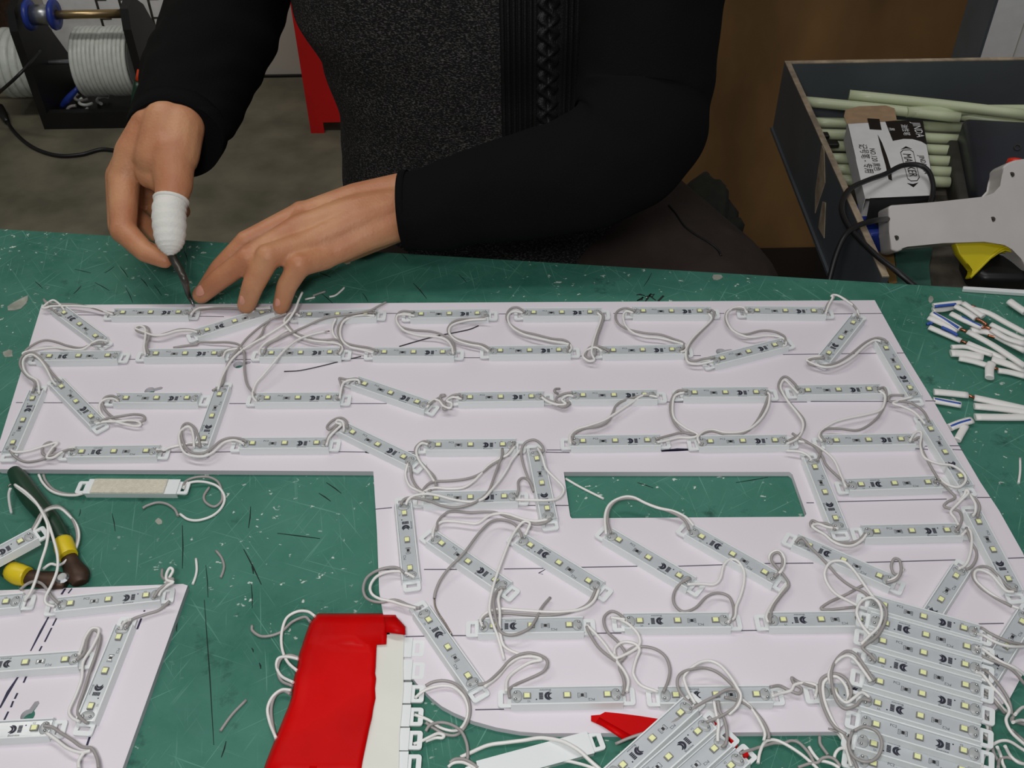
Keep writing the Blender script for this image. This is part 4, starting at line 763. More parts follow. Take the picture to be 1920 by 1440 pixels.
# ================================================================ PERSON
def capsule(a, b, ra, rb, seg=14):
    n = 9; r = [ra * math.sin(math.pi / 2 * k / 4) for k in range(4)]
    pts = [a + (a - b).normalized() * ra * math.cos(math.pi / 2 * k / 4) for k in range(4)] + [a, b] + [b + (b - a).normalized() * rb * math.sin(math.pi / 2 * k / 4) for k in range(1, 5)]
    rr = [max(.0004, x) for x in r] + [ra, rb] + [max(.0004, rb * math.cos(math.pi / 2 * k / 4)) for k in range(1, 5)]
    T = (b - a).normalized(); s = T.orthogonal().normalized(); u = T.cross(s); V, Fc = [], []
    for p, q in zip(pts, rr):
        for k in range(seg):
            t = 2 * math.pi * k / seg; V.append(p + s * (math.cos(t) * q) + u * (math.sin(t) * q))
    for i in range(len(pts) - 1):
        for k in range(seg):
            x, y = i * seg + k, i * seg + (k + 1) % seg; Fc.append((x, y, y + seg, x + seg))
    return V, Fc + [tuple(range(seg - 1, -1, -1)), tuple((len(pts) - 1) * seg + k for k in range(seg))]
def chain(pts, rs): return [capsule(pts[i], pts[i + 1], rs[i], rs[i + 1]) for i in range(len(pts) - 1)]
def fused(vfs, name, m, voxel, smooth):
    o = ob('tmp', me('tmp', *join(*vfs)))
    r = o.modifiers.new('r', 'REMESH'); r.mode = 'VOXEL'; r.voxel_size = voxel; r.use_smooth_shade = True
    s = o.modifiers.new('s', 'SMOOTH'); s.factor = 0.5; s.iterations = smooth
    return evaluated(o, name, m)
B3 = lambda L: [P(a, b, z) for a, b, z in L]
D3 = lambda L: [D(a, b, d) for a, b, d in L]
skin = []
# left hand: palm down at the right of the pair, fingers reaching to the board
wl = [P(765, 357, .811), P(768, 384, .807), P(772, 407, .800)]
mcp = B3([(566, 402, .806), (560, 428, .808), (580, 457, .803), (610, 482, .793)])           # index, middle, ring, little
for i, w_ in enumerate((wl[0], wl[1], wl[1], wl[2])):
    mid = w_ + (mcp[i] - w_) * .5 + Vector((0, 0, .003)); skin += chain([w_, mid, mcp[i]], [.0172, (.0145, .0165, .0165, .0145)[i], (.0108, .0118, .0112, .0102)[i]])
skin += chain([wl[0], P(690, 392, .797), P(640, 420, .792)], [.0165, .017, .014]) + chain([wl[2], P(700, 433, .789), P(645, 460, .786)], [.0168, .0185, .016])
skin += [capsule(mcp[i], mcp[i + 1], .0095, .0092) for i in range(3)]
for i in range(3): skin.append(capsule(mcp[i] + (wl[1] - mcp[i]) * .25, mcp[i + 1] + (wl[1] - mcp[i + 1]) * .25, .0115, .0115))
IDX = [mcp[0], P(462, 453, .795), P(412, 503, .777), P(384, 542, .7625)]
MID = [mcp[1], P(466, 484, .800), P(411, 524, .781), P(377, 553, .7645)]
RNG = [mcp[2], P(503, 481, .806), P(475, 534, .784), P(462, 572, .7640)]
LIT = [mcp[3], P(562, 497, .799), P(538, 536, .781), P(527, 574, .7635)]
skin += chain(IDX, [.0115, .0098, .0087, .0072]) + chain(MID, [.0122, .0106, .0094, .0080]) + chain(RNG, [.0118, .0107, .0096, .0082]) + chain(LIT, [.0110, .0099, .0089, .0075])
for q, r in ((IDX, .0101), (MID, .0111), (RNG, .0112), (LIT, .0102)): skin.append(ball(q[1], r, r, r, 14, 10))
for q in mcp: skin.append(ball(q + Vector((0, 0, .0015)), .0112, .0112, .0108, 14, 10))
TH = B3([(700, 372, .795), (610, 400, .786), (545, 432, .776), (500, 462, .767)])
skin += chain(TH, [.015, .0125, .0105, .0085])
# tendons on the back of the left hand
for i in range(1, 4): skin.append(capsule(wl[1] + (mcp[i] - wl[1]) * .45 + Vector((0, 0, .0135)), mcp[i] + Vector((0, 0, .0080)), .0042, .0045))
# right hand: thumb in a white cot pressing on the index finger, other fingers curled behind
wr = [D(290, 234, .905), D(336, 236, .900)]
rm = D3([(232, 338, .905), (226, 330, .928), (240, 318, .950), (266, 305, .966)])
skin += chain([wr[0], D(254, 290, .905), rm[0]], [.0195, .0185, .0135]) + chain([wr[1], D(330, 290, .890)], [.022, .020]) + chain([D(314, 228, .897), D(296, 296, .893), D(285, 325, .895)], [.021, .0205, .014])
skin += chain([wr[0], D(262, 275, .925), rm[1]], [.021, .018, .013]) + chain([wr[1], D(290, 270, .945), rm[2]], [.022, .018, .013]) + chain([wr[1], D(305, 265, .955), rm[3]], [.022, .018, .013])
skin += [capsule(rm[i], rm[i + 1], .012, .012) for i in range(3)]
RI = D3([(232, 338, .905), (231, 432, .892), (272, 472, .882), (309, 489, .880)])
RM = D3([(226, 330, .928), (226, 424, .917), (258, 462, .905), (298, 478, .898)])
RR = D3([(240, 318, .950), (246, 404, .945), (292, 436, .930), (335, 420, .915)])
RL = D3([(266, 305, .966), (276, 380, .965), (316, 408, .950), (343, 396, .930)])
skin += chain(RI, [.0142, .0112, .0092, .0068]) + chain(RM, [.0135, .0112, .0092, .0075]) + chain(RR, [.0125, .0105, .009, .0075]) + chain(RL, [.0115, .0095, .0082, .007])
RT = D3([(322, 285, .890), (326, 345, .882), (317, 398, .874), (319, 458, .871)])
skin += chain(RT, [.0205, .0162, .0118, .0085]) + [capsule(D(282, 320, .895), D(300, 338, .890), .0135, .0115), ball(RI[1], .0118, .0118, .0118, 14, 10)]
# arms, trunk and neck under the clothes
armL = [wl[1], P(905, 360, .815), P(1195, 255, .852)]; armR = [wr[0] + (wr[1] - wr[0]) * .5, D(350, 150, .985), D(450, -60, 1.12)]
shL, shR = Vector((.17, 1.07, 1.14)), Vector((-.21, 1.10, 1.14))
skin += [capsule(wl[0], armL[1], .016, .024), capsule(wl[2], armL[1], .016, .024)] + chain([armL[1], armL[2], shL], [.030, .040, .050])
skin += [capsule(wr[0], armR[1], .0175, .026), capsule(wr[1], armR[1], .0185, .026)] + chain([armR[1], armR[2], shR], [.032, .042, .050])
skin += [capsule(shL, shR, .058, .058)] + chain([Vector((0, 1.12, 1.14)), Vector((0, 1.12, .92)), Vector((.01, 1.10, .66))], [.115, .11, .115]) + chain([Vector((0, 1.10, 1.16)), Vector((0, 1.06, 1.25)), Vector((0, 1.03, 1.31))], [.058, .054, .056])
hc = Vector((0, 1.0, 1.385)); hq = lambda x, y, z: hc + Vector((x, y, z))
skin += [ball(hc, .074, .092, .11, 24, 16), capsule(hq(0, -.035, -.055), hq(0, -.058, -.088), .05, .034), capsule(hq(0, -.088, .004), hq(0, -.108, -.030), .009, .014), capsule(hq(-.018, -.086, -.058), hq(.018, -.086, -.058), .008, .008), ball(hq(.077, .005, -.01), .010, .020, .032), ball(hq(-.077, .005, -.01), .010, .020, .032), capsule(hq(-.04, -.080, .026), hq(.04, -.080, .026), .011, .011)]
person = empty('person', (0, 1.05, 0), 'person in charcoal knit top and black sleeves working with both hands at the table', 'person')
bd = fused(skin, 'body', 'skin', .0018, 7); o = ob('body', bd, person); o.location = -person.location
from mathutils.bvhtree import BVHTree
bvh = BVHTree.FromPolygons([v.co.copy() for v in bd.vertices], [tuple(p.vertices) for p in bd.polygons])
def on_skin(x, y, tree): return tree.ray_cast(EYE, ray(x, y).normalized())
def nail_at(x, y, tip, prev, w_, l_):
    loc, nrm_, _i, _d = on_skin(x, y, bvh); d = (tip - prev).normalized(); n = (nrm_ - d * nrm_.dot(d)).normalized(); s = d.cross(n); V, Fc = ball((0, 0, 0), 1, 1, 1, 14, 8)
    return wpart('fingernail', ([loc + d * (v[0] * l_) + s * (v[1] * w_) + n * (v[2] * .0006 + .0002 - .0016 * v[1] * v[1] - .0007 * v[0] * v[0]) for v in V], Fc), 'nail', person, True)
nail_at(374, 545, MID[3], MID[2], .0048, .0060); nail_at(453, 562, RNG[3], RNG[2], .0040, .0052); nail_at(519, 566, LIT[3], LIT[2], .0036, .0046)
V, Fc = ball(hq(0, .018, .022), .083, .097, .108, 28, 18); wpart('hair', ([Vector(v) + (Vector(v) - hc).normalized() * .003 * noise.noise(Vector(v) * 60) for v in V], Fc), 'black', person, True)
for sx in (-1, 1): wpart('eye', ball(hq(sx * .030, -.084, .008), .011, .009, .008), 'card', person, True)
# sleeves
def cloth(pts, rs, name, m, seed, amp=.006, seg=64, sub=14, cap=True):
    def dsp(t, a, p):
        v = p * 16 + Vector((math.cos(a), math.sin(a), seed)) * .9
        fold = noise.noise(v) + .5 * noise.noise(v * 2.3)
        ring = math.sin(t * 60 + 2.2 * math.sin(a + seed) + 3 * noise.noise(p * 9)) * max(0, math.cos(a * 1.0 + seed * .7))
        return amp * fold + amp * .35 * ring
    return wpart(name, tube(pts, rs, seg, sub, 1.0, dsp, cap), m, person, True)
cuffL = [P(757, 393, .806), P(805, 390, .808), P(905, 365, .815), P(1050, 335, .824), P(1140, 300, .834), P(1190, 248, .852), P(1207, 172, .876)]
upL = [P(1216, 60, .920), P(1232, -120, .985), Vector((.165, 1.05, 1.12)), Vector((.11, 1.08, 1.17))]
cloth(cuffL + upL, [.0337, .0365, .043, .050, .055, .058, .059, .061, .068, .090, .076], 'sleeve', 'sleeve', 1.3, .0035)
cuffR = [D(328, 262, .912), D(346, 205, .945), D(376, 140, .99), D(412, 55, 1.05), D(446, -40, 1.12)]
cloth(cuffR + [armR[2] + Vector((.005, .012, .01)), armR[2] + (shR - armR[2]) * .35, armR[2] + (shR - armR[2]) * .7, shR, shR + Vector((.06, .01, .03))], [.0395, .045, .053, .058, .061, .063, .068, .074, .084, .072], 'sleeve', 'sleeve', 4.1, .006)
for pts, rs in (([cuffL[0] + (cuffL[0] - cuffL[1]).normalized() * .0006, cuffL[0] + (cuffL[1] - cuffL[0]) * .25], [.0342, .0345]),
                ([cuffR[0] + (cuffR[0] - cuffR[1]).normalized() * .001, cuffR[0] + (cuffR[1] - cuffR[0]) * .35], [.0402, .0435])):
    wpart('cuff', tube(pts, lambda t, rs=rs: rs[0] + (rs[1] - rs[0]) * t, 48, 1, 1.0, lambda t, a, p: .0005 * math.sin(24 * a)), 'sleeve', person, True)
# knitted top with a ribbed and cabled front panel
zr = [.585, .60, .655, .70, .747, .81, .87, .95, 1.05, 1.14, 1.19, 1.215]; ar = [.190, .196, .198, .194, .190, .201, .224, .236, .236, .215, .15, .07]; br = [.13, .135, .138, .138, .14, .145, .15, .15, .14, .125, .10, .06]
def lerp(z, Y):
    for i in range(len(zr) - 1):
        if z <= zr[i + 1]: t = (z - zr[i]) / (zr[i + 1] - zr[i]); t = t * t * (3 - 2 * t); return Y[i] * (1 - t) + Y[i + 1] * t
    return Y[-1]
def front(x, z, a, b):
    t = x / a; f = .008 * noise.noise(Vector((x * 7, z * 9, .3))) + .0045 * noise.noise(Vector((x * 16 + z * 10, z * 14 - x * 8, 2.3)))
    return 1.085 - b * (max(0, 1 - t * t)) ** .42 + f * (1 - abs(math.asin(max(-1, min(1, t))) / (math.pi / 2)) ** 3)
nf, nb = 240, 30; V, Fc = [], []; zs = [.585 + (.63) * k / 210 for k in range(211)]
for z in zs:
    a, b = lerp(z, ar), lerp(z, br); cx, cy = 0.0, 1.085
    for k in range(nf):
        t = -1 + 2 * k / nf; th = t * math.pi / 2; x = a * math.sin(th) if abs(t) > .55 else a * math.sin(.55 * math.pi / 2) * t / .55; x = a * math.sin(th)
        V.append((cx + x, front(x, z, a, b), z + .012 * math.sin(x * 14) * (1 if z < .6 else 0)))
    for k in range(nb):
        th = math.pi / 2 + math.pi * k / nb; V.append((cx + a * math.sin(th), cy - b * math.cos(th), z))
n = nf + nb
for j in range(len(zs) - 1):
    for k in range(n): q = j * n + k; r_ = j * n + (k + 1) % n; Fc.append((q, r_, r_ + n, q + n))
Fc += [tuple(range(n - 1, -1, -1)), tuple((len(zs) - 1) * n + k for k in range(n))]
wpart('knitted_top', (V, Fc), 'knit', person, True)
V, Fc = [], []; nc, nz = 150, 240
for j in range(nz + 1):
    z = .66 + .40 * j / nz; a, b = lerp(z, ar), lerp(z, br)
    for k in range(nc + 1):
        x = -.006 + .076 * k / nc; h = .0004
        if x < .026: h += .0030 * abs(math.sin((x + .006) / .0053 * math.pi)) ** .7
        elif x < .054:
            s = math.sin(z * 2 * math.pi / .030) * .0062
            h += max(.0042 * math.sqrt(max(0, 1 - ((x - .040 - s) / .0046) ** 2)), .0042 * math.sqrt(max(0, 1 - ((x - .040 + s) / .0046) ** 2)) * (.7 + .3 * math.cos(z * 2 * math.pi / .030)))
            if abs(x - .0275) < .0014 or abs(x - .0525) < .0014: h += .0025
        else: h += .0030 * abs(math.sin((x - .054) / .0053 * math.pi)) ** .7
        V.append((x, front(x, z, a, b) - h, z))
Fc = [(j * (nc + 1) + k, j * (nc + 1) + k + 1, (j + 1) * (nc + 1) + k + 1, (j + 1) * (nc + 1) + k) for j in range(nz) for k in range(nc)]
wpart('cable_panel', (V, Fc), 'cable_knit', person, True)
# trousers, pocket welt and shoes
tr = chain([Vector((-.10, 1.13, .565)), Vector((-.20, .86, .50)), Vector((-.20, .98, .08))], [.11, .085, .06]) + chain([Vector((.085, 1.12, .575)), Vector((.215, .93, .565)), Vector((.25, .80, .50))], [.115, .098, .085]) + chain([Vector((.25, .80, .50)), Vector((.24, .96, .08))], [.085, .06]) + [capsule(Vector((-.09, 1.13, .57)), Vector((.09, 1.13, .57)), .12, .12)]
o = ob('trousers', fused(tr, 'trousers', 'trouser', .006, 5), person); o.location = -person.location; tro = o
for s, y in ((-.20, .98), (.24, .96)):
    wpart('shoe', bevelled(prism([(s + x, y + yy) for x, yy in ((-.045, .07), (.045, .07), (.05, -.06), (.035, -.17), (0, -.19), (-.035, -.17), (-.05, -.06))], 0, .085), .02, 3), 'black', person, True)
tb = BVHTree.FromPolygons([v.co.copy() for v in tro.data.vertices], [tuple(p.vertices) for p in tro.data.polygons]); wp = []
for x, y in ((1254, 386), (1268, 402), (1283, 424), (1305, 441), (1330, 456), (1345, 468), (1352, 480)):
    h_ = tb.ray_cast(EYE, ray(x, y).normalized())
    if h_[0]: wp.append(h_[0] + h_[1] * .0004)
if len(wp) > 2: wpart('pocket_seam', tube(wp, .0013, 6, 5), 'black', person, True)
st = empty('stool', (.06, 1.20, 0), 'low black stool under the seated person', 'stool')
wpart('seat', bevelled(box(-.16, 1.06, .40, .32, 1.40, .43), .005, 1), 'black', st)
for x in (-.13, .29):
    for y in (1.09, 1.37): wpart('leg', box(x - .015, y - .015, 0, x + .015, y + .015, .3995), 'black', st)
V, Fc = ball((.262, 1.17, .505), .05, .06, .075, 24, 16)
wthing('cloth_bundle', ([Vector(v) + Vector((1, 1, 1)) * (.018 * noise.noise(Vector(v) * 30)) for v in V], Fc), 'olive', 'dark olive cloth bunched on the stool beside the brown thigh', 'cloth', None, True)
# finger cot and the tool in the right hand
d = (RT[3] - RT[2]).normalized(); c1 = RT[2] - (RT[2] - RT[1]) * .42
cp = [c1, c1 + (RT[2] - c1) * .12, RT[2], RT[2] + (RT[3] - RT[2]) * .55, RT[3], RT[3] + d * .0055, RT[3] + d * .0095]
cot = empty('finger_cot', c1, 'white finger cot pulled over the thumb of the hand holding the tool', 'glove')
wpart('cot_sleeve', tube(cp, [.0140, .0139, .0141, .0138, .0112, .0075, .0025], 24, 6, 1.0, lambda t, a, p: .00035 * math.sin(t * 70) + .0003 * noise.noise(p * 300)), 'cot', cot, True)
V, Fc = tube([c1 + (c1 - RT[2]).normalized() * .0012, c1, c1 + (RT[2] - c1).normalized() * .002], [.0145, .0152, .0142], 24, 3); wpart('rolled_rim', (V, Fc), 'cot', cot, True)
tl = empty('tool', P(362, 570, BT), 'thin grey tool shaft between thumb and finger, tip on the board edge', 'tool')
wpart('shaft', tube([D(318, 470, .876), D(326, 488, .872), D(338, 508, .868), D(347, 528, .865), P(353, 552, BT + .010), P(362, 571, BT + .002)], [.0034, .0036, .0034, .0030, .0022, .0011], 10, 5), 'tool', tl, True)
wpart('tip', tube([P(358, 561, BT + .006), P(364, 575, BT + .0008)], .0009, 8, 1), 'steel', tl, True)
wires('wire lead running along the far edge behind the fingers', [(352, 588), (372, 580, 5), (400, 577, 4), (440, 578, 4), (480, 583, 5), (505, 583)], [(358, 590), (366, 581, 6), (380, 577, 5), (420, 575, 4), (470, 578, 4), (508, 578)], 'Z')
# ================================================================ GREY TRAY WITH GLUE STICKS
x0, x1, y0, y1, zb, zt = .338, 1.02, .752, 1.186, .652, .740
cr = empty('tray_crate', ((x0 + x1) / 2, (y0 + y1) / 2, zb), 'grey open tray with raw board edges, full of glue sticks', 'crate')
th = .0065
def wall(a, b, c, d, e, f):
    wpart('side_panel', box(a, b, c, d, e, f), 'crate', cr); wpart('raw_edge', box(a, b, f, d, e, f + .0012), 'mdf', cr)
wall(x0, y0, zb, x0 + th, y1, zt); wall(x0 + th, y1 - th, zb, x1, y1, zt); wall(x1 - th, y0 + th, zb, x1, y1 - th, zt); wall(x0 + th, y0, zb, x1, y0 + th, zb + .045)
wpart('base_panel', box(x0 + th, y0 + th, zb, x1 - th, y1 - th, zb + .006), 'grime', cr)
wpart('base_rim', box(x0 - .003, y0, zb - .004, x1, y1, zb), 'crate', cr)
for q in ([(y0 + .20, .715), (y0 + .225, .74), (y0 + .235, .74), (y0 + .225, .69), (y0 + .21, .67)], [(y0 + .165, .668), (y0 + .185, .70), (y0 + .195, .695), (y0 + .19, .665)]):
    wpart('peeled_patch', ([Vector((x0 - t, a, b)) for t in (.0006, 0) for a, b in q], [tuple(range(len(q))), tuple(range(2 * len(q) - 1, len(q) - 1, -1))] + [(i, len(q) + i, len(q) + (i + 1) % len(q), (i + 1) % len(q)) for i in range(len(q))]), 'mdf', cr)
sd = empty('bench', (.72, 1.0, 0), 'low dark bench carrying the grey tray', 'bench')
wpart('seat', box(.46, .84, .62, 1.0, 1.16, .6478), 'black', sd)
for x in (.50, .96):
    for y in (.87, 1.13): wpart('leg', box(x - .02, y - .02, 0, x + .02, y + .02, .6198), 'black', sd)
sticks = [((1592, 178), (1930, 216), .714, 'uppermost glue stick, slanting along the tray back wall'), ((1507, 190), (1800, 221), .707, 'glue stick with its end at the tray left wall, second from the back'),
          ((1700, 210), (1960, 206), .708, 'glue stick reaching the right frame edge behind the black adapter'), ((1520, 229), (1800, 240), .684, 'glue stick emerging left of the kraft box flap'),
          ((1517, 251), (1800, 262), .683, 'glue stick below the kraft flap one'), ((1522, 273), (1800, 283), .682, 'glue stick beside the dark slot mark in the tray'), ((1542, 297), (1795, 303), .681, 'glue stick left of the marker box middle'),
          ((1556, 318), (1790, 323), .680, 'glue stick left of the marker box lower half'), ((1572, 338), (1780, 342), .679, 'nearest glue stick, left of the marker box lower end'),
          ((1640, 190), (1930, 238), .700, 'glue stick lying under the uppermost ones')]
for (a, b), (c, d), z, l in sticks:
    p, q = P(a, b, z), P(c, d, z); p.x = max(p.x, x0 + th + .003); q = p + (q - p).normalized() * min((q - p).length, .27)
    wthing('glue_stick', tube([p, p + (q - p) * .5 + Vector((0, .002, 0)), q], .0062, 14, 4), 'stick', l, 'glue stick', 'pale glue sticks in the grey tray', True)
for a, b in ((1535, 252), (1553, 268)):
    p = P(a, b, .695); wthing('black_scrap', bevelled(box(p.x - .012, p.y - .005, .6905, p.x + .012, p.y + .005, .696), .001, 1), 'black', 'small black plastic piece on the glue sticks, %s' % ('upper' if b < 260 else 'lower'), 'scrap')
# marker box
bz = .722; bc = [P(1589, 232, bz), P(1730, 224, bz), P(1754, 366, bz), P(1622, 372, bz)]
mb = empty('marker_box', sum(bc, Vector()) / 4 - Vector((0, 0, .022)), 'white and black printed marker pen box lying on the glue sticks, open at one end', 'box')
up_, ht = Vector((0, 0, .022)), .0006
wpart('top_panel', ([*bc, *[p - Vector((0, 0, ht)) for p in bc]], [(3, 2, 1, 0), (4, 5, 6, 7), (0, 1, 5, 4), (1, 2, 6, 5), (2, 3, 7, 6), (3, 0, 4, 7)]), 'card', mb)
def quad(a, b, c, d, m, name, par=mb):
    nn = (b - a).cross(d - a).normalized() * .0004
    return wpart(name, ([a, b, c, d, a - nn, b - nn, c - nn, d - nn], [(3, 2, 1, 0), (4, 5, 6, 7), (0, 1, 5, 4), (1, 2, 6, 5), (2, 3, 7, 6), (3, 0, 4, 7)]), m, par)
lo = [p - up_ for p in bc]
for i in (0, 1, 3): quad(bc[i], bc[(i + 1) % 4], lo[(i + 1) % 4], lo[i], 'card', 'side_panel')
quad(*lo, 'card', 'bottom_panel')
u, v = (bc[1] - bc[0]), (bc[3] - bc[0])
at = lambda s, t, z=.0003: bc[0] + u * s + v * t + (bc[2] - bc[1] - v) * s * t + Vector((0, 0, z))
quad(bc[3] + u * .06, bc[2], lo[2] - v * .0 + v.normalized() * .006, lo[3] + u * .05 + v.normalized() * .010, 'black', 'end_flap')
wpart('kraft_flap', prism([(p.x, p.y) for p in (at(.0, .02), at(-.02, -.12), at(.02, -.22), at(.20, -.26), at(.55, -.25), at(.66, -.2), at(.66, -.02))], bz - .0012, bz - .0007), 'kraft', mb)
def flat(pts, m, name, z=.0003): return wpart(name, prism([(p.x, p.y) for p in [at(a, b) for a, b in pts]], bz + z - .0002, bz + z), m, mb)
flat([(.50, .0), (1.0, .0), (1.0, .36), (.93, .31), (.82, .27), (.70, .26), (.55, .28)], 'black', 'black_print')
flat([(.275, -.06), (.43, -.04), (.43, .12), (.275, .10)], 'black', 'black_print')
flat([(.365, .18), (.40, .30), (.43, .48), (.45, .66), (.43, .80), (.385, .78), (.385, .60), (.37, .40)], 'black', 'pen_print')
for s, t, wd in ((.71, .37, .16), (.71, .86, .16)): flat([(s - wd / 2, t + (.035 if t < .6 else -.02)), (s, t - .005), (s + wd / 2, t + (.035 if t < .6 else -.02)), (s, t + (.022 if t < .6 else .035))], 'black', 'logo_arc')
ov = [(.62, .44), (.66, .41), (.76, .41), (.80, .44), (.82, .78), (.78, .82), (.69, .82), (.65, .79), (.62, .44)]
for a, b in zip(ov, ov[1:]): flat([a, b, (b[0] * .92 + .72 * .08, b[1] * .96 + .61 * .04), (a[0] * .92 + .72 * .08, a[1] * .96 + .61 * .04)], 'black', 'logo_frame')
ang = math.atan2(v.y, v.x)
def boxtext(s, t, txt, size, m):
    d = text_mesh(txt, size, 'printed_text', m); q = ob('printed_text', d, mb); q.rotation_euler = (0, 0, ang); q.location = at(s, t, .0005) - mb.location
boxtext(.715, .615, 'MARKER', .0125, 'black'); boxtext(.91, .15, 'JINDA', .0125, 'card'); boxtext(.74, .14, '油性笔', .0085, 'card'); boxtext(.13, .50, '记号笔 - 专用', .0105, 'cable')
boxtext(.25, .52, 'NO.120 黑色', .0085, 'cable'); boxtext(.91, .62, 'JINDA PEN', .008, 'cable'); boxtext(.56, .12, '黑', .007, 'card')
# black adapter
az = .716; aq = [P(1806, 219, az), P(1935, 226, az), P(1950, 372, az), P(1838, 376, az)]; al = [P(1778, 330, .69), P(1778, 330, .69)]
ad = empty('power_adapter', P(1870, 330, zb), 'dark navy power adapter with dusty side standing in the tray', 'adapter')
wpart('case', bevelled(prism([(p.x, p.y) for p in aq], .676, az), .007, 3), 'adapter', ad, True)
low = [p - Vector((.012 if i in (0, 3) else -.004, .004, 0)) for i, p in enumerate(aq)]
wpart('dusty_base', bevelled(prism([(p.x, p.y) for p in low], zb + .0062, .69), .004, 2), 'dust', ad, True)
wpart('embossed_mark', tube([P(1908 + 6 * math.cos(k * .7), 276 + 5 * math.sin(k * .7), az + .0004) for k in range(10)], .0008, 6, 2), 'dust', ad)
# blue clip, mustard card, painted offcut and dark bag under the gun
p = P(1628, 398, .695); bl = empty('blue_connector', Vector((p.x, p.y, zb)), 'blue plastic connector at the tray side under the cable', 'connector')
wpart('body', bevelled(prism([(q.x, q.y) for q in (P(1602, 383, .70), P(1640, 380, .70), P(1650, 398, .70), P(1612, 412, .70))], zb + .0065, .70), .003, 2), 'blue', bl, True)
wpart('body', bevelled(prism([(q.x, q.y) for q in (P(1618, 424, .69), P(1668, 416, .69), P(1672, 436, .69), P(1632, 440, .69))], zb + .0065, .69), .003, 2), 'blue', bl, True)
def slab(name, pts, z0, z1, m, label, cat): return wthing(name, prism([(q.x, q.y) for q in [P(a, b, z1) for a, b in pts]], z0, z1), m, label, cat)
slab('card_strip', [(1622, 440), (1672, 436), (1682, 530), (1668, 532)], zb + .0062, .6665, 'mustard', 'mustard brown card strip at the tray left side', 'card')
slab('painted_offcut', [(1676, 436), (1752, 440), (1748, 470), (1742, 500), (1746, 535), (1682, 532)], zb + .0062, .666, 'teal', 'teal painted board offcut below the glue gun handle', 'board')
bag = [P(1800, 478, .675), P(1850, 470, .68), P(1925, 470, .675), P(1935, 520, .672), P(1920, 542, .668), P(1840, 540, .668), P(1812, 520, .67)]
bb = bevelled(prism([(q.x, q.y) for q in bag], zb + .0062, .682), .007, 3)
wthing('dark_bag', bb, 'black', 'crumpled dark plastic bag under the yellow trigger', 'bag', None, True)
# glue gun
gd = (P(1690, 470, .704) - EYE).dot(FWD)                  # the gun leans back on the tray contents, its flat side to the camera
def slab_dir(pts, vec):
    n = len(pts); V = list(pts) + [p + vec for p in pts]
    return V, [tuple(range(n - 1, -1, -1)), tuple(range(n, 2 * n))] + [(i, (i + 1) % n, n + (i + 1) % n, n + i) for i in range(n)]
go = px('M', [(836, 1000), (850, 988), (1080, 972), (1300, 957), (1350, 938), (1385, 900), (1393, 850), (1388, 805), (1410, 785), (1450, 770), (1520, 762), (1600, 765), (1600, 1330), (1505, 1300), (1480, 1250), (1440, 1195), (1400, 1172), (1300, 1165), (1100, 1172), (925, 1180), (905, 1205), (880, 1215), (850, 1205), (842, 1120)])
gp = [D(a, b, gd) for a, b in go]
gun = empty('glue_gun', gp[21], 'off white glue gun with red button and yellow trigger leaning in the tray', 'glue gun')
wpart('housing', bevelled(slab_dir(gp[::-1], FWD * .030), .0045, 4), 'gun', gun, True)
tp = [D(a, b, gd + .009) for a, b in px('M', [(1160, 1172), (1180, 1225), (1215, 1270), (1250, 1300), (1228, 1340), (1240, 1342), (1270, 1310), (1330, 1250), (1370, 1215), (1400, 1203), (1430, 1210), (1455, 1222), (1462, 1212), (1430, 1170), (1300, 1150), (1200, 1155)])]
wpart('trigger', bevelled(slab_dir(tp[::-1], FWD * .012), .0012, 2), 'gtrig', gun, True)
wpart('trigger_rib', tube([D(a, b, gd + .0088) for a, b in px('M', [(1232, 1338), (1290, 1280), (1340, 1232), (1395, 1195), (1440, 1205)])], .0016, 8, 4), 'gtrig', gun, True)
wpart('button', tube([D(1903, 309, gd + .012), D(1905, 300, gd + .012)], [.0090, .0080], 16, 1), 'redbtn', gun, True)
for a, b in px('M', [(1340, 1057), (875, 1147), (1432, 842)]):
    wpart('screw', tube([D(a, b, gd + .001), D(a, b, gd - .0004)], .0027, 10, 1), 'dust', gun)
    wpart('screw', tube([D(a + 1.2, b, gd), D(a - 1.2, b, gd - .0006)], .0007, 6, 1), 'black', gun)
def gcab(name, pts, z, r, label): return wpart(name, tube([P(a, b, h) for a, b, h in pts], r, 10, 6), 'cable', gun, True)
def cable(name, pts, z, r, label, m='cable'):
    return wthing(name, tube([P(a, b, h) for a, b, h in pts] if len(pts[0]) > 2 else [P(a, b, z) for a, b in pts], r, 10, 6), m, label, 'cable', None, True)
gcab('power_cord', [(a, b, h) for (a, b), h in zip(px('M', [(1035, 990), (1050, 940), (1052, 885), (1030, 825), (980, 795), (900, 800), (820, 840), (740, 868), (660, 905), (625, 950), (612, 1010), (640, 1085), (700, 1155), (790, 1240), (880, 1310), (970, 1385)]), [.7235, .7250, .729, .733, .735, .735, .735, .741, .7475, .7490, .7480, .7475, .7470, .7465, .746, .738])], 0, .0027, '')
z0_ = D(1340 + 850 / 2.571, 1055 / 2.571, gd + .014).z
gcab('power_cord', [(a, b, h) for (a, b), h in zip(px('M', [(852, 1055), (780, 1062), (710, 1080), (660, 1105), (620, 1150), (585, 1230), (560, 1320), (545, 1385)]), [z0_, max(z0_ + .004, .743), .7485, .7500, .748, .738, .725, .715])], 0, .0027, '')
wthing('plastic_strip', bevelled(prism([(q.x, q.y) for q in (P(1806, 536, TT + .004), P(1960, 545, TT + .004), P(1960, 552, TT + .004), P(1806, 541, TT + .004))], TT, TT + .004), .0006, 1), 'plastic', 'thin white plastic strip along the table far edge at right', 'strip')
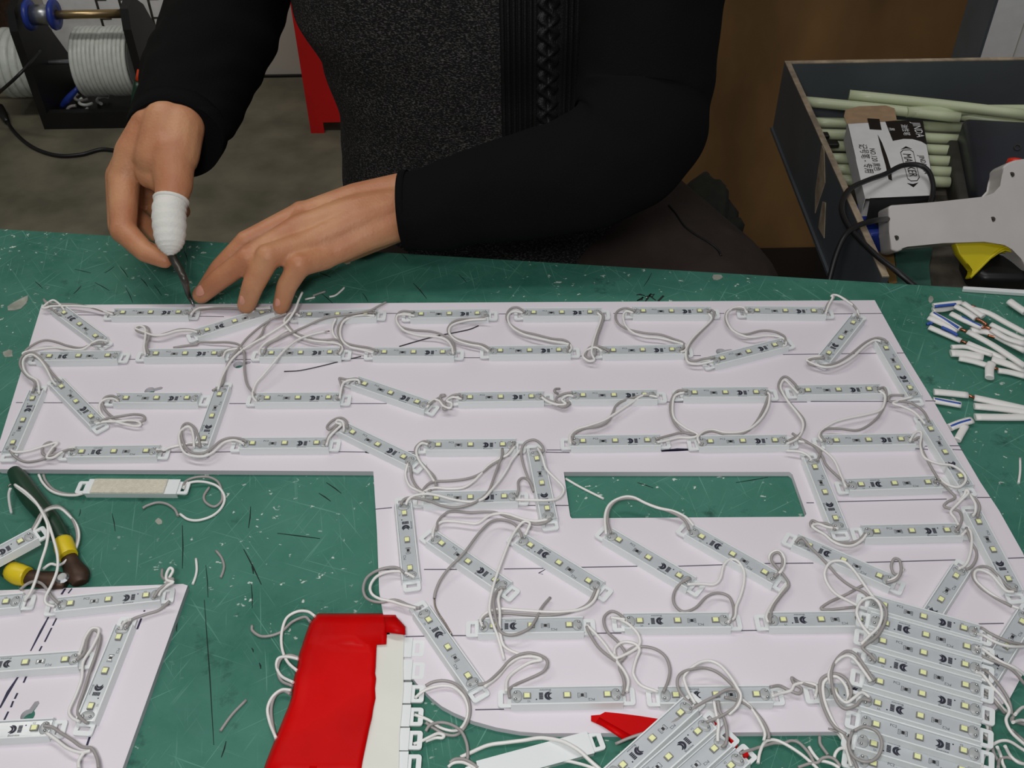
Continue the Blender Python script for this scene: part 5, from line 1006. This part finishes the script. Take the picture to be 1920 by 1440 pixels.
# white box behind the tray
qx, qy = D(1842, 100, 1.48).x, 1.40
wb = empty('white_box', (qx + .2, qy + .15, 0), 'tall white carton behind the grey tray at the frame corner', 'box')
wpart('front_panel', box(qx, qy, 0, qx + .5, qy + .004, 1.05), 'card', wb); wpart('side_panel', box(qx - .004, qy + .0005, 0, qx, qy + .085, 1.05), 'crate', wb); wpart('back_panel', box(qx, qy + .081, 0, qx + .5, qy + .085, 1.05), 'card', wb); wpart('top_panel', box(qx - .004, qy, 1.05, qx + .5, qy + .085, 1.053), 'card', wb)
wpart('crease', box(qx + .045, qy - .0006, .6, qx + .047, qy, 1.05), 'wallp', wb)
wthing('floor_shade', bevelled(box(.25, 1.0, 0, 1.6, 1.825, .008), .002, 1), 'black', 'dark sheet standing in for shade on the floor below the grey tray', 'shade')  # black sheet standing in for the shade on the concrete, no mat lies here
# ================================================================ BACKGROUND LEFT
stl = empty('red_stool', (-.24, 2.56, 0), 'red plastic stool standing behind the person', 'stool')
def leg_(x, y, sx, sy):
    w0, w1 = .085, .118; V = []
    for z, w_ in ((.0, .034), (.030, .034), (.0301, w0), (.43, w1)):
        V += [Vector((x, y, z)), Vector((x + sx * w_, y, z)), Vector((x + sx * w_, y + sy * .006, z)), Vector((x + sx * .006, y + sy * .006, z)), Vector((x + sx * .006, y + sy * w_, z)), Vector((x, y + sy * w_, z))]
    Fc = []
    for j in range(3):
        for k in range(6): a, b = j * 6 + k, j * 6 + (k + 1) % 6; Fc.append((a, b, b + 6, a + 6))
    return V, Fc + [(5, 4, 3, 2, 1, 0), tuple(range(18, 24))]
sx0, sy0 = -.499, 2.362
for ax, sx in ((0, 1), (.50, -1)):
    for ay, sy in ((0, 1), (.26, -1)): wpart('leg', leg_(sx0 + ax, sy0 + ay, sx, sy), 'stool', stl)
wpart('seat', bevelled(box(sx0, sy0, .4302, sx0 + .50, sy0 + .26, .46), .008, 2), 'stool', stl)
q = Vector((sx0 + .072, sy0 - .0006, .165))
for a in ([(-.012, .016), (.004, .010), (.012, .018)], [(-.008, -.012), (.002, .008), (.004, -.014), (.014, -.010)]):
    wpart('white_print', tube([q + Vector((x, 0, z)) for x, z in a], .0022, 6, 2), 'card', stl)
rk = empty('reel_rack', (-1.033, 2.5, 0), 'black rack holding reels of white strip on the floor', 'rack')
def plate(xa, xb, prof): n = len(prof); return [Vector((x, y, z)) for x in (xa, xb) for y, z in prof], [tuple(range(n - 1, -1, -1)), tuple(range(n, 2 * n))] + [(i, (i + 1) % n, n + (i + 1) % n, n + i) for i in range(n)]
pf = [(2.405, 0), (2.405, .26), (2.42, .305), (2.47, .315), (2.53, .27), (2.66, .06), (2.66, 0)]
wpart('end_plate', plate(-1.189, -1.169, pf), 'rack', rk); wpart('end_plate', plate(-0.918, -0.898, pf), 'rack', rk)
wpart('base_bar', box(-1.169, 2.405, 0, -0.918, 2.425, .045), 'rack', rk); wpart('base_tray', box(-1.169, 2.425, 0, -0.918, 2.66, .012), 'rack', rk)
wpart('top_rod', tube([Vector((-1.163, 2.44, .285)), Vector((-0.923, 2.44, .285))], .0105, 12, 1), 'brass', rk, True)
wpart('reel_rod', tube([Vector((-1.423, 2.51, .132)), Vector((-0.893, 2.51, .132))], .006, 12, 1), 'steel', rk, True)
def ring(profile, seg=36):
    V, Fc = lathe(profile, seg, 'X'); n = len(profile)
    Fc = Fc[:-2] + [((n - 1) * seg + k, (n - 1) * seg + (k + 1) % seg, (k + 1) % seg, k) for k in range(seg)]
    return V, Fc
def reel(xa, xb, r, n, label):
    e = empty('strip_reel', ((xa + xb) / 2, 2.51, .132 - r), label, 'reel', 'reels of white strip')
    wpart('core', move(ring([(.0105, xa), (r - .015, xa), (r - .015, xb), (.0105, xb)]), 0, 2.51, .132), 'spool', e)
    for k in range(n):
        x = xa + (xb - xa) * (k + .5) / n; hw = (xb - xa) / n * .5; rr = r + random.uniform(-.002, .001)
        wpart('winding', move(ring([(r - .0148, x - hw * .95), (rr - .002, x - hw * .9), (rr, x - hw * .4), (rr, x + hw * .4), (rr - .002, x + hw * .9), (r - .0148, x + hw * .95)]), 0, 2.51, .132), 'spool', e, True)
reel(-1.085, -0.945, .086, 13, 'large reel of ribbed white strip between the rack plates'); reel(-1.278, -1.195, .086, 4, 'reel of white strip outside the left rack plate, cut by shadow')
cl = empty('blue_clamp', (-1.103, 2.44, .25), 'blue ended silver roller on the rack top rod', 'roller')
wpart('roller', move(ring([(.011, -1.138), (.024, -1.138), (.024, -1.091), (.011, -1.091)], 20), 0, 2.44, .285), 'steel', cl, True)
for x in (-1.151, -1.091): wpart('flange', move(ring([(.011, x), (.034, x), (.036, x + .004), (.034, x + .012), (.011, x + .012)], 24), 0, 2.44, .285), 'blue', cl, True)
dr = empty('screwdriver', (-.905, 2.37, 0), 'dark green screwdriver handle with orange tip by the rack', 'tool')
wpart('handle', tube([P(250, 262, .0125), P(255, 205, .078), P(260, 152, .142)], [.010, .014, .012], 12, 4), 'hgreen', dr, True); wpart('orange_end', tube([P(260, 152, .142), P(263, 131, .166)], [.0085, .0075], 12, 1), 'orange', dr, True)
bt = empty('blue_cutter', P(130, 185, .03), 'blue handled cutter in the rack tray', 'cutter')
wpart('handle', tube([P(116, 200, .02), P(128, 185, .045), P(146, 165, .07)], [.007, .009, .006], 10, 4), 'blue', bt, True)
wpart('blade', tube([P(146, 165, .07), P(150, 152, .085)], [.004, .002], 8, 1, .4), 'steel', bt, True)
random.seed(11)
for k in range(5):
    a, b = (140, 160, 172, 196, 152)[k], (205, 190, 208, 188, 182)[k]; t = random.uniform(0, 3); pts = [P(a + 16 * math.cos(t + s) * (1 - .1 * s), b + 7 * math.sin(t + s), .02 + .012 * random.random()) for s in (0, .9, 1.8, 2.7, 3.6)]
    wthing('strip_offcut', tube(pts, .0042, 8, 4), ('gwire', 'spool')[k % 2], ('grey curled offcut at the left of the rack tray', 'white curled offcut under the reel in the rack tray', 'grey curled offcut nearest the rack front bar', 'white curled offcut at the right of the rack tray', 'grey curled offcut beside the blue cutter')[k], 'offcut', 'curled offcuts in the rack tray', True)
bp = [P(188, 212, .03), P(205, 197, .05), P(240, 195, .045), (P(243, 216, .03))]
wthing('clear_bag', bevelled(prism([(q.x, q.y) for q in bp], .0125, .03), .006, 2), 'steel', 'crumpled silvery bag in the rack tray', 'bag', None, True)
cable('floor_cable', [(-30, 178, .05), (0, 205, .02), (25, 245, .006), (60, 275, .006), (105, 291, .006), (150, 290, .006), (190, 280, .006), (225, 284, .006), (270, 292, .006), (330, 280, .006)], 0, .0045, 'black power cable curving over the concrete floor')
cable('reel_cable', [(75, 95, .22), (50, 125, .22), (25, 150, .2), (0, 172, .15), (-20, 190, .1)], 0, .004, 'black cable hanging in front of the left reel')
wthing('cable_plug', tube([P(0, 200, .022), P(6, 215, .016), P(14, 229, .010)], [.009, .011, .006], 10, 3), 'black', 'black inline plug on the floor cable', 'plug', None, True)
wthing('dark_carton', bevelled(box(-1.80, 2.615, 0, -1.235, 2.665, .55), .003, 1), 'rust', 'dark brown carton behind the left reel', 'box')
pn = empty('wall_chart', (-.99, 2.66, 0), 'white sheet with dark ladder marks leaning behind the rack', 'sheet')
wpart('sheet', box(-1.20, 2.655, 0, -.72, 2.66, .75), 'card', pn)
for x in (-1.065, -1.005, -.93):
    for z0, z1 in ((.02, .15), (.19, .40)):
        wpart('ladder_mark', box(x, 2.6535, z0 + .12, x + .006, 2.655, z1 + .12), 'dust', pn)
        for z in (z0 + .04, z1 - .04): wpart('ladder_mark', box(x + .006, 2.6535, z + .12, x + .03, 2.655, z + .124), 'dust', pn)
# ================================================================ CUT TWIN CABLES AT THE RIGHT
def twin(label, segs, stripe=None, core=None, r=.0030, flat=.58, reg='X', h=.003):
    s0 = px(reg, segs[0]); e = empty('twin_cable', P(s0[0][0], s0[0][1], TT), label, 'cable', 'cut white twin cables')
    for s in segs:
        pts = [P(a, b, TT + h) for a, b in px(reg, s)]; wpart('sheath', tube(pts, r, 12, 4, flat), 'wwire', e, True)
    if stripe: wpart('blue_stripe', tube([P(a, b, TT + h + r * flat * .5) for a, b in px(reg, stripe)], .0014, 6, 4, .9), 'stripe', e, True)
    if core: wpart('copper_core', tube([P(a, b, TT + h) for a, b in px(reg, core)], .0012, 8, 2), 'copper', e, True)
twin('upper stub of twin cable with blue stripe at the left of the clump', [[(215, 238), (400, 215), (600, 195)]], [(235, 250), (400, 232), (520, 220)], None, .0026, .6, h=.008)
twin('bent twin cable stub below the upper striped stub', [[(205, 295), (350, 290), (500, 255)]], None, None, .0029, h=.004)
twin('striped twin cable with copper joint running to the right edge', [[(190, 340), (380, 440), (580, 555)], [(680, 590), (1000, 760), (1460, 1060)]], [(215, 340), (390, 440), (560, 545)], [(575, 555), (690, 595)], h=.0075)
twin('plain twin cable left end, second from the clump lower left', [[(150, 400), (350, 490), (550, 580)]], [(330, 530), (450, 585), (545, 640)], None, .0030, h=.0055)
twin('twin cable at the clump lower left corner with copper joint', [[(160, 530), (370, 620), (590, 715)], [(675, 745), (900, 840), (1200, 960)]], [(130, 490), (170, 475), (205, 480)], [(585, 712), (680, 748)], h=.003)
twin('twin cable with bright copper joint in the clump middle', [[(450, 345), (640, 440), (870, 535)], [(1000, 560), (1200, 680), (1460, 760)]], [(600, 395), (740, 465), (860, 520)], [(860, 530), (930, 530), (1000, 555)], h=.009)
twin('short twin cable above the bright copper joint', [[(510, 245), (650, 320), (790, 415)]], None, [(790, 415), (870, 450), (940, 500)], h=.011)
twin('uppermost twin cable running along the clump top', [[(620, 205), (760, 300), (890, 390)], [(760, 285), (960, 340), (1200, 470), (1460, 610)]], None, [(720, 240), (790, 262)], .0030, h=.009)
twin('flat twin cable in the clump centre reaching the right edge', [[(720, 570), (960, 600), (1200, 720), (1460, 850)]], None, [(950, 640), (1010, 655), (1070, 672)], .0036, h=.0055)
twin('twin cable right of the small dark gap in the clump', [[(990, 490), (1150, 570), (1300, 640), (1460, 700)]], None, None, .0029, h=.004)
twin('split thin twin cable at the clump lower middle', [[(460, 795), (650, 795), (800, 840), (1010, 910)]], None, None, .0022, .7, h=.0045)
twin('wide twin cable with dark joint, below the split thin one', [[(450, 880), (650, 890), (890, 940)], [(1000, 965), (1200, 1020), (1460, 1110)]], None, None, .0040, .5, h=.003)
twin('lowest twin cable of the clump with copper dot', [[(560, 950), (750, 990), (940, 1045)], [(1090, 1115), (1250, 1140), (1460, 1195)]], None, [(1025, 1085), (1085, 1090)], .0030, h=.0026)
twin('short vertical twin cable stub hanging off the clump', [[(1005, 1015), (975, 1090), (975, 1215)]], None, None, .0036, .6, h=.004)
twin('single white cable at the upper right frame edge', [[(1240, 180), (1340, 250), (1460, 330)]], None, None, .0038, .7, h=.0045)
twin('upper lone twin cable by the board right edge', [[(1340, 668), (1450, 678), (1560, 690)], [(1600, 706), (1760, 740), (1960, 785)]], None, [(1555, 688), (1602, 706)], .0034, .55, 'D', .003)
twin('blue striped lone twin cable by the board right edge', [[(1335, 722), (1420, 735), (1515, 752)], [(1600, 760), (1760, 775), (1960, 800)]], [(1345, 716), (1430, 733), (1512, 748)], None, .0034, .55, 'D', .0028)
twin('lowest lone twin cable ending in a striped bend', [[(1440, 898), (1510, 870), (1585, 850)], [(1605, 830), (1760, 832), (1960, 832)]], [(1446, 893), (1510, 868), (1575, 850)], None, .0035, .55, 'D', .003)
twin('short white stub under the striped bend of lone cable', [[(1545, 885), (1515, 935), (1490, 980)]], None, None, .0029, .6, 'D', .0024)
